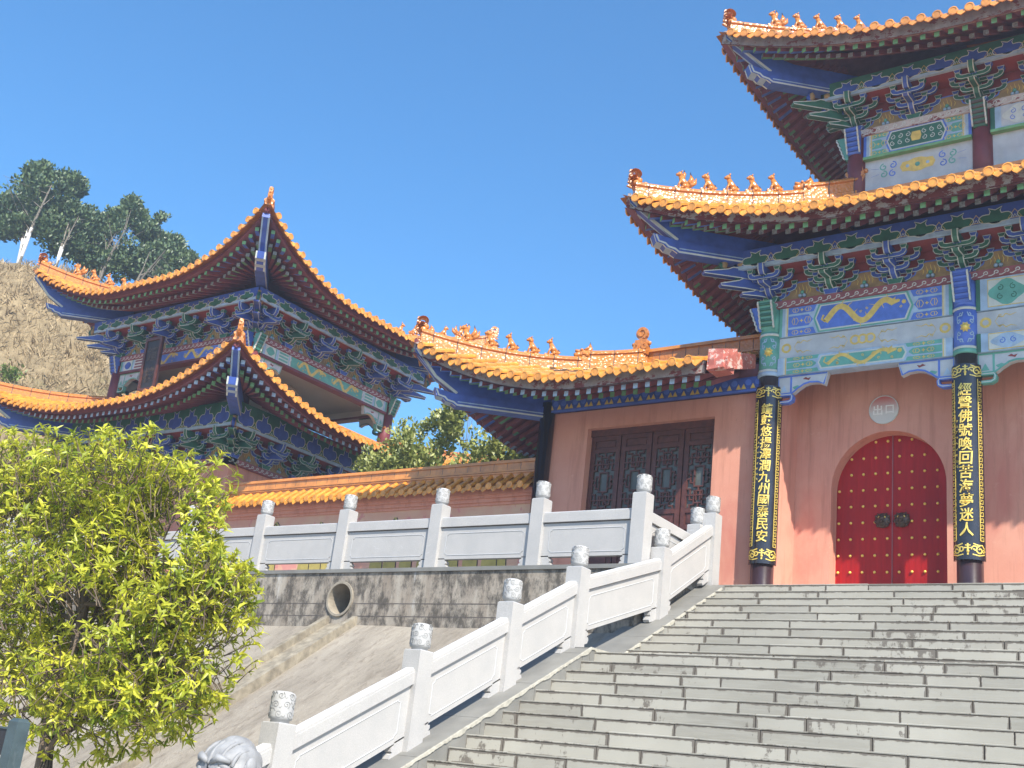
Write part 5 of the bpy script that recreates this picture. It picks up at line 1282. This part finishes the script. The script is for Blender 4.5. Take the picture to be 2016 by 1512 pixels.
# foreground tree: rosettes of long pale leaves on thin twigs
q = random.Random(44)
ft = thing('tree', 'bushy yellow-green leafy tree in the left foreground below the terrace', 'tree', (-9.72, 6.5, -1.6))
tk = MB(); base = Vector((-9.74, 6.5, -1.65)); tips = []
tk.tube([base, base+Vector((.03,0,.8)), base+Vector((.10,.02,1.35)), base+Vector((.16,0,1.9)), base+Vector((.16,0,2.7)), base+Vector((.1,0,3.4))], [.085,.078,.07,.058,.045,.028], 10, 'bark')
tk.tube([base+Vector((.06,0,1.1)), base+Vector((-.05,.06,1.6)), base+Vector((-.28,.15,2.3)), base+Vector((-.55,.2,3.1))], [.055,.05,.04,.025], 8, 'bark')
clumps = []
lobes = [((-9.75,6.5,1.75),(1.55,1.3,1.05)), ((-10.7,6.5,1.6),(1.5,1.3,1.25)), ((-8.6,6.45,1.05),(1.10,1.0,.95)), ((-9.2,6.5,2.35),(1.0,.9,.55)), ((-9.3,6.45,.45),(1.25,1.0,.62)), ((-10.9,6.5,.6),(1.1,1.0,.7)), ((-8.05,6.4,1.35),(.62,.6,.45)), ((-8.25,6.4,.55),(.65,.6,.5)), ((-10.6,6.5,2.45),(1.1,.9,.5)), ((-11.3,6.5,1.8),(1.0,.9,1.1)), ((-11.0,6.4,1.2),(1.2,.8,.9)), ((-9.3,6.4,1.3),(1.2,.8,.9)), ((-8.5,6.45,1.95),(.55,.5,.5)), ((-8.9,6.45,1.7),(.7,.6,.6))]
while len(clumps) < 4500:
    c, r = q.choice(lobes); v = Vector((q.gauss(0,1), q.gauss(0,1), q.gauss(0,1))).normalized()*(q.random()**.42)
    p = Vector((c[0]+v.x*r[0], c[1]+v.y*r[1], c[2]+v.z*r[2]))
    if noise.noise((p.x*1.25+5, p.y*1.25, p.z*1.25)) < -.27: continue
    clumps.append((p, v))
cr = MB()
for i in range(26):                                # main limbs out to the crown
    p0 = base+Vector((.12,0,1.5+1.7*q.random())); c, r = lobes[i % len(lobes)]; v = Vector((q.gauss(0,1), q.gauss(0,1), q.gauss(0,1))).normalized()*.75
    e_ = Vector((c[0]+v.x*r[0], c[1]+v.y*r[1], c[2]+v.z*r[2])); m_ = p0.lerp(e_, .45)+Vector((q.uniform(-.1,.1), q.uniform(-.1,.1), q.uniform(-.12,.2)))
    tk.tube([p0, m_, e_], [.026,.016,.006], 6, 'bark', cap=False)
for p, v in clumps:
    ax = (v*.8+Z*.55+Vector((q.uniform(-.5,.5), q.uniform(-.5,.5), q.uniform(-.3,.5)))).normalized(); low = p.z < .75
    if low: ax = (v*.6+Z*q.uniform(-.6,.5)+Vector((q.uniform(-.6,.6), q.uniform(-.6,.6), 0))).normalized()
    tl = q.uniform(.12,.3); tk.tube([p-ax*tl, p-ax*tl*.4+Vector((0,0,.01)), p], [.006,.004,.003], 4, 'bark', cap=False)
    tone = min(1, max(0, q.gauss(.55,.28))); o1 = ax.orthogonal().normalized(); o2 = ax.cross(o1)
    n_ = q.randint(5, 9)
    for j in range(n_):
        an = 2*math.pi*j/n_+q.uniform(-.4,.4); lean = q.uniform(.35, 1.5)
        d = (ax*math.cos(lean)+(o1*math.cos(an)+o2*math.sin(an))*math.sin(lean)).normalized()
        if low: d = (d-Z*q.uniform(.1,.8)).normalized()
        leafquad(cr, p-ax*q.uniform(0,.07), d, ax, q.uniform(.055,.125), q.uniform(.018,.036), 'leaf_y', min(1, max(0, tone+q.uniform(-.2,.2)+(.35 if low and q.random() < .25 else 0))), droop=q.uniform(.1,.5))
tk.build('trunk', ft, ft); cr.build('crown', ft, ft)

def tree(name, label, base, lobes, n, leafk, L, trunks, barkk='bark', seed=1, white=0, dens=-.2, nf=1.0):
    q = random.Random(seed); t = thing(name, label, 'tree', base); bv = Vector(base); tk = MB(); cr = MB()
    for (dx, dy, h, r) in trunks:
        e_ = bv+Vector((dx, dy, h)); m_ = bv+Vector((dx*.35, dy*.35, h*.5)); tk.tube([bv-Z*.2, bv.lerp(m_,.5)+Vector((.03,0,0)), m_, e_], [r, r*.9, r*.7, r*.3], 8, barkk, cap=False)
        if white:
            w1 = bv.lerp(m_, .9) if h*.5 > white else m_
            tk.tube([bv-Z*.15, bv+Vector((.03,0,0))+(m_-bv)*.5*.98, w1], [r*1.06, r*.98, r*.82], 8, 'barkwhite', cap=False)
        for i in range(9):
            p0 = bv.lerp(e_, q.uniform(.35,1)); c, rr = q.choice(lobes); v = Vector((q.gauss(0,1), q.gauss(0,1), q.gauss(0,1))).normalized()*.7
            tk.tube([p0, p0.lerp(Vector(c), .4)+Z*.1, Vector((c[0]+v.x*rr[0], c[1]+v.y*rr[1], c[2]+v.z*rr[2]))], [r*.25, r*.16, r*.06], 5, barkk, cap=False)
    k_ = 0
    while k_ < n:
        c, r = q.choice(lobes); v = Vector((q.gauss(0,1), q.gauss(0,1), q.gauss(0,1))).normalized()*(q.random()**.45)
        p = Vector((c[0]+v.x*r[0], c[1]+v.y*r[1], c[2]+v.z*r[2]))
        if noise.noise((p.x*nf+seed, p.y*nf, p.z*nf)) < dens: continue
        k_ += 1; tone = min(1, max(0, q.gauss(.4,.25))); ax = (v+Z*.6+Vector((q.uniform(-.6,.6), q.uniform(-.6,.6), q.uniform(-.3,.5)))).normalized()
        for j in range(q.randint(4, 7)):
            d = (ax*.5+Vector((q.uniform(-1,1), q.uniform(-1,1), q.uniform(-.6,1)))).normalized(); s = d.orthogonal().normalized()*L*.22; pp_ = p+Vector((q.uniform(-1,1), q.uniform(-1,1), q.uniform(-1,1)))*L*.7
            cr.add([pp_, pp_+d*L*.5-s, pp_+d*L, pp_+d*L*.5+s], [(0,1,2,3)], leafk, e=[min(1, max(0, tone+q.uniform(-.2,.2)))]*4)
    tk.build('trunk', t, t); cr.build('crown', t, t); return t
def hb_(a, f=1.0): v = hillz(a, f); return (v.x, v.y, v.z-.1)
def px(a, tn, r=44): return (math.sin(a)*r, math.cos(a)*r, tn*r)
def lob(l): return [(px(a, tn, 44.5), (r1, r1, r2)) for a, tn, r1, r2 in l]
T_ = []
tree('tree', 'tall dark green tree with a forked whitewashed trunk at the left end of the hilltop', hb_(-1.0875), lob([(-1.092,.432,1.1,1.0),(-1.075,.44,1.0,.9),(-1.108,.418,.95,.8),(-1.066,.420,.8,.9),(-1.088,.452,.6,.45),(-1.063,.450,.5,.45),(-1.078,.405,.9,.6),(-1.115,.435,.5,.35),(-1.1,.40,.9,.6),(-1.07,.395,.7,.5)]), 3000, 'leaf_d', .19, [(-.5,0,2.2,.07),(.85,0,3.0,.075),(.1,0,3.0,.06)], 'barkgrey', 5, .6, -.12)
tree('tree', 'dark round tree with one thin whitewashed trunk, second from the left on the hilltop', hb_(-1.0593), lob([(-1.052,.41,.8,.8),(-1.040,.42,.6,.6),(-1.058,.425,.6,.5),(-1.036,.40,.6,.7),(-1.048,.395,.7,.5)]), 1700, 'leaf_d', .18, [(.15,0,1.9,.055),(.7,0,2.0,.045)], 'barkgrey', 8, .6, -.12)
tree('tree', 'dark green tree with a spiky upright top in the middle of the hilltop row', hb_(-1.0237), lob([(-1.027,.405,.75,.75),(-1.013,.415,.75,.8),(-1.0115,.445,.28,.45),(-1.032,.43,.3,.4),(-1.018,.432,.3,.4),(-1.005,.40,.9,.8),(-.995,.425,.45,.5),(-1.003,.438,.2,.35),(-1.015,.39,.9,.6),(-1.02,.385,1.0,.5)]), 2500, 'leaf_d', .18, [(.1,0,1.8,.06),(1.0,0,2.0,.06)], 'barkgrey', 11, 0, -.14)
tree('tree', 'low spreading dark tree at the right end of the hilltop row', hb_(-.9963), lob([(-.985,.415,.6,.7),(-.975,.405,.8,.7),(-.984,.436,.22,.45),(-.981,.425,.4,.5),(-.965,.398,.7,.6),(-.955,.410,.35,.25),(-.96,.385,.7,.7),(-.978,.385,.9,.7),(-.99,.40,.6,.7),(-.97,.42,.35,.4)]), 2500, 'leaf_d', .18, [(.5,0,1.4,.07),(1.6,0,1.9,.05)], 'barkgrey', 14, 0, -.14)
tree('tree', 'light green bushy tree behind the tiled wall, nearest the bell tower', (-17.1,18.7,3.19), [((-17.0,18.7,6.95),(.85,.7,.7)),((-17.7,18.7,6.5),(.6,.6,.6)),((-16.4,18.7,6.5),(.75,.6,.7)),((-16.2,18.7,7.35),(.4,.4,.35)),((-17.4,18.7,6.0),(1.0,.6,.6))], 1150, 'leaf_m', .12, [(.1,0,3.2,.05),(-.5,0,3.0,.03)], 'bark', 17, 0, -.05, 1.6)
tree('tree', 'olive tree with bare twigs behind the tiled wall, beside the side hall roof', (-15.35,18.6,3.19), [((-15.3,18.6,7.35),(.65,.5,.5)),((-14.6,18.6,6.75),(.7,.6,.55)),((-14.0,18.6,6.35),(.6,.5,.5)),((-15.5,18.6,7.75),(.4,.4,.25)),((-14.8,18.6,6.1),(1.0,.6,.5))], 850, 'leaf_m', .12, [(.0,0,3.6,.05),(.7,0,3.3,.03)], 'barkgrey', 19, 0, .02, 1.6)

# ---------------------------------------------------------------- stone lion head and metal post in the near left corner
ln = thing('stone_lion', 'grey carved stone guardian lion at the foot of the stair railing', 'statue', (-7.02, 6.3, GZ))
b = MB(); cx_, cy_ = -7.03, 6.3
b.box(cx_-.32, cx_+.32, cy_-.42, cy_+.42, GZ, GZ+.55, 'lion'); b.build('pedestal', ln, ln)
b = MB()
b.tube([(cx_+.02,cy_+.12,GZ+.50),(cx_,cy_+.10,GZ+.85),(cx_,cy_-.02,GZ+1.2),(cx_,cy_-.06,GZ+1.45)], [.26,.25,.21,.17], 14, 'lion')
for s in (-1, 1):
    b.tube([(cx_+s*.13,cy_-.1,GZ+1.15),(cx_+s*.14,cy_-.2,GZ+.85),(cx_+s*.14,cy_-.22,GZ+.56)], [.10,.07,.075], 8, 'lion'); b.ball((cx_+s*.15,cy_-.28,GZ+.60), .08, 'lion', (1,1.3,.7)); b.ball((cx_+s*.2,cy_+.15,GZ+.72), .19, 'lion', (.8,1.2,1))
gr_ = lambda p: 1+.10*abs(math.sin(7*math.atan2(p.x+.25, p.z+.6)))**.6-.05+.015*math.sin(14*p.y)
b.ball((cx_,cy_,GZ+1.55), .225, 'lion', (1.0,1.0,.95), n=56, bumpf=gr_)
b.ball((cx_-.015,cy_+.05,GZ+1.665), .10, 'lion', (.9,1,.85), n=24, bumpf=lambda p: 1+.05*math.sin(16*p.x))
b.ball((cx_-.03,cy_-.19,GZ+1.45), .11, 'lion', (1.1,.9,.8), n=16); b.ball((cx_-.03,cy_-.28,GZ+1.49), .05, 'lion', (1.3,.8,.8), n=10)
for s in (-1, 1):
    b.ball((cx_+s*.10-.01,cy_-.165,GZ+1.575), .062, 'lion', (1.35,.7,.55), n=14, rot=Matrix.Rotation(s*.35, 3, 'Y')); b.ball((cx_+s*.095-.01,cy_-.19,GZ+1.535), .036, 'lion', n=10)
    b.ball((cx_+s*.225,cy_-.02,GZ+1.58), .055, 'lion', (.5,1,1.3), n=10)
    for i in range(6): b.ball((cx_+s*(.19+.02*math.sin(i)), cy_-.03+.05*i, GZ+1.40+.03*math.cos(i*2)), .06, 'lion', n=9)
b.ball((cx_+.0,cy_+.02,GZ+1.66), .15, 'lion', (.85,1.1,.85), n=48, bumpf=lambda p: 1+.07*abs(math.sin(5*p.x+6*p.z))**.5)
for i in range(-3, 4):                             # shallow locks combed back over the head
    an = i*.42; ca, sa = math.cos(an), math.sin(an); pts_ = [(cx_+.228*sa, cy_-.228*ca*math.cos(R(-20+120*j/8)), GZ+1.55+.215*ca*math.sin(R(-20+120*j/8))) for j in range(9)]
    b.tube(pts_, [.005,.012,.016,.017,.017,.016,.014,.010,.005], 7, 'lion')
for s in (-1, 1):
    b.tube([(cx_+s*.02,cy_-.215,GZ+1.585),(cx_+s*.09,cy_-.225,GZ+1.625),(cx_+s*.17,cy_-.17,GZ+1.60)], [.02,.032,.015], 8, 'lion')
b.tube([(cx_-.03,cy_-.2,GZ+1.52),(cx_-.03,cy_-.14,GZ+1.64),(cx_-.02,cy_-.03,GZ+1.76)], [.022,.018,.01], 6, 'lion')
b.build('body', ln, ln)
mp = thing('metal_post', 'grey-green square metal post with a dark box, in the bottom left corner', 'post', (-7.81, 5.0, GZ))
b = MB(); b.box(-7.875, -7.765, 4.95, 5.05, GZ, .10, 'pole'); b.hexa([(-7.875,4.95,.10),(-7.765,4.95,.10),(-7.765,5.05,.10),(-7.875,5.05,.10),(-7.855,4.97,.125),(-7.785,4.97,.125),(-7.785,5.03,.125),(-7.855,5.03,.125)], 'pole'); b.build('post', mp, mp)
b = MB(); b.box(-8.30, -7.885, 4.97, 5.03, -.13, .045, 'darkbox'); b.box(-8.30, -7.885, 4.96, 5.04, .045, .06, 'pole'); b.build('panel', mp, mp)

# ---------------------------------------------------------------- thin haze filling the air
hz = MB(); M['haze'] = bpy.data.materials.new('haze'); M['haze'].use_nodes = True; nh = M['haze'].node_tree
nh.nodes.remove(nh.nodes['Principled BSDF']); pv = nh.nodes.new('ShaderNodeVolumePrincipled')
pv.inputs['Color'].default_value = (.86, .91, 1, 1); pv.inputs['Density'].default_value = .0028; pv.inputs['Anisotropy'].default_value = .35
nh.links.new(pv.outputs[0], nh.nodes['Material Output'].inputs['Volume'])
hz.box(-125, 125, -125, 125, GZ-1.6, 30, 'haze'); struct(hz.build('haze'), 'stuff')
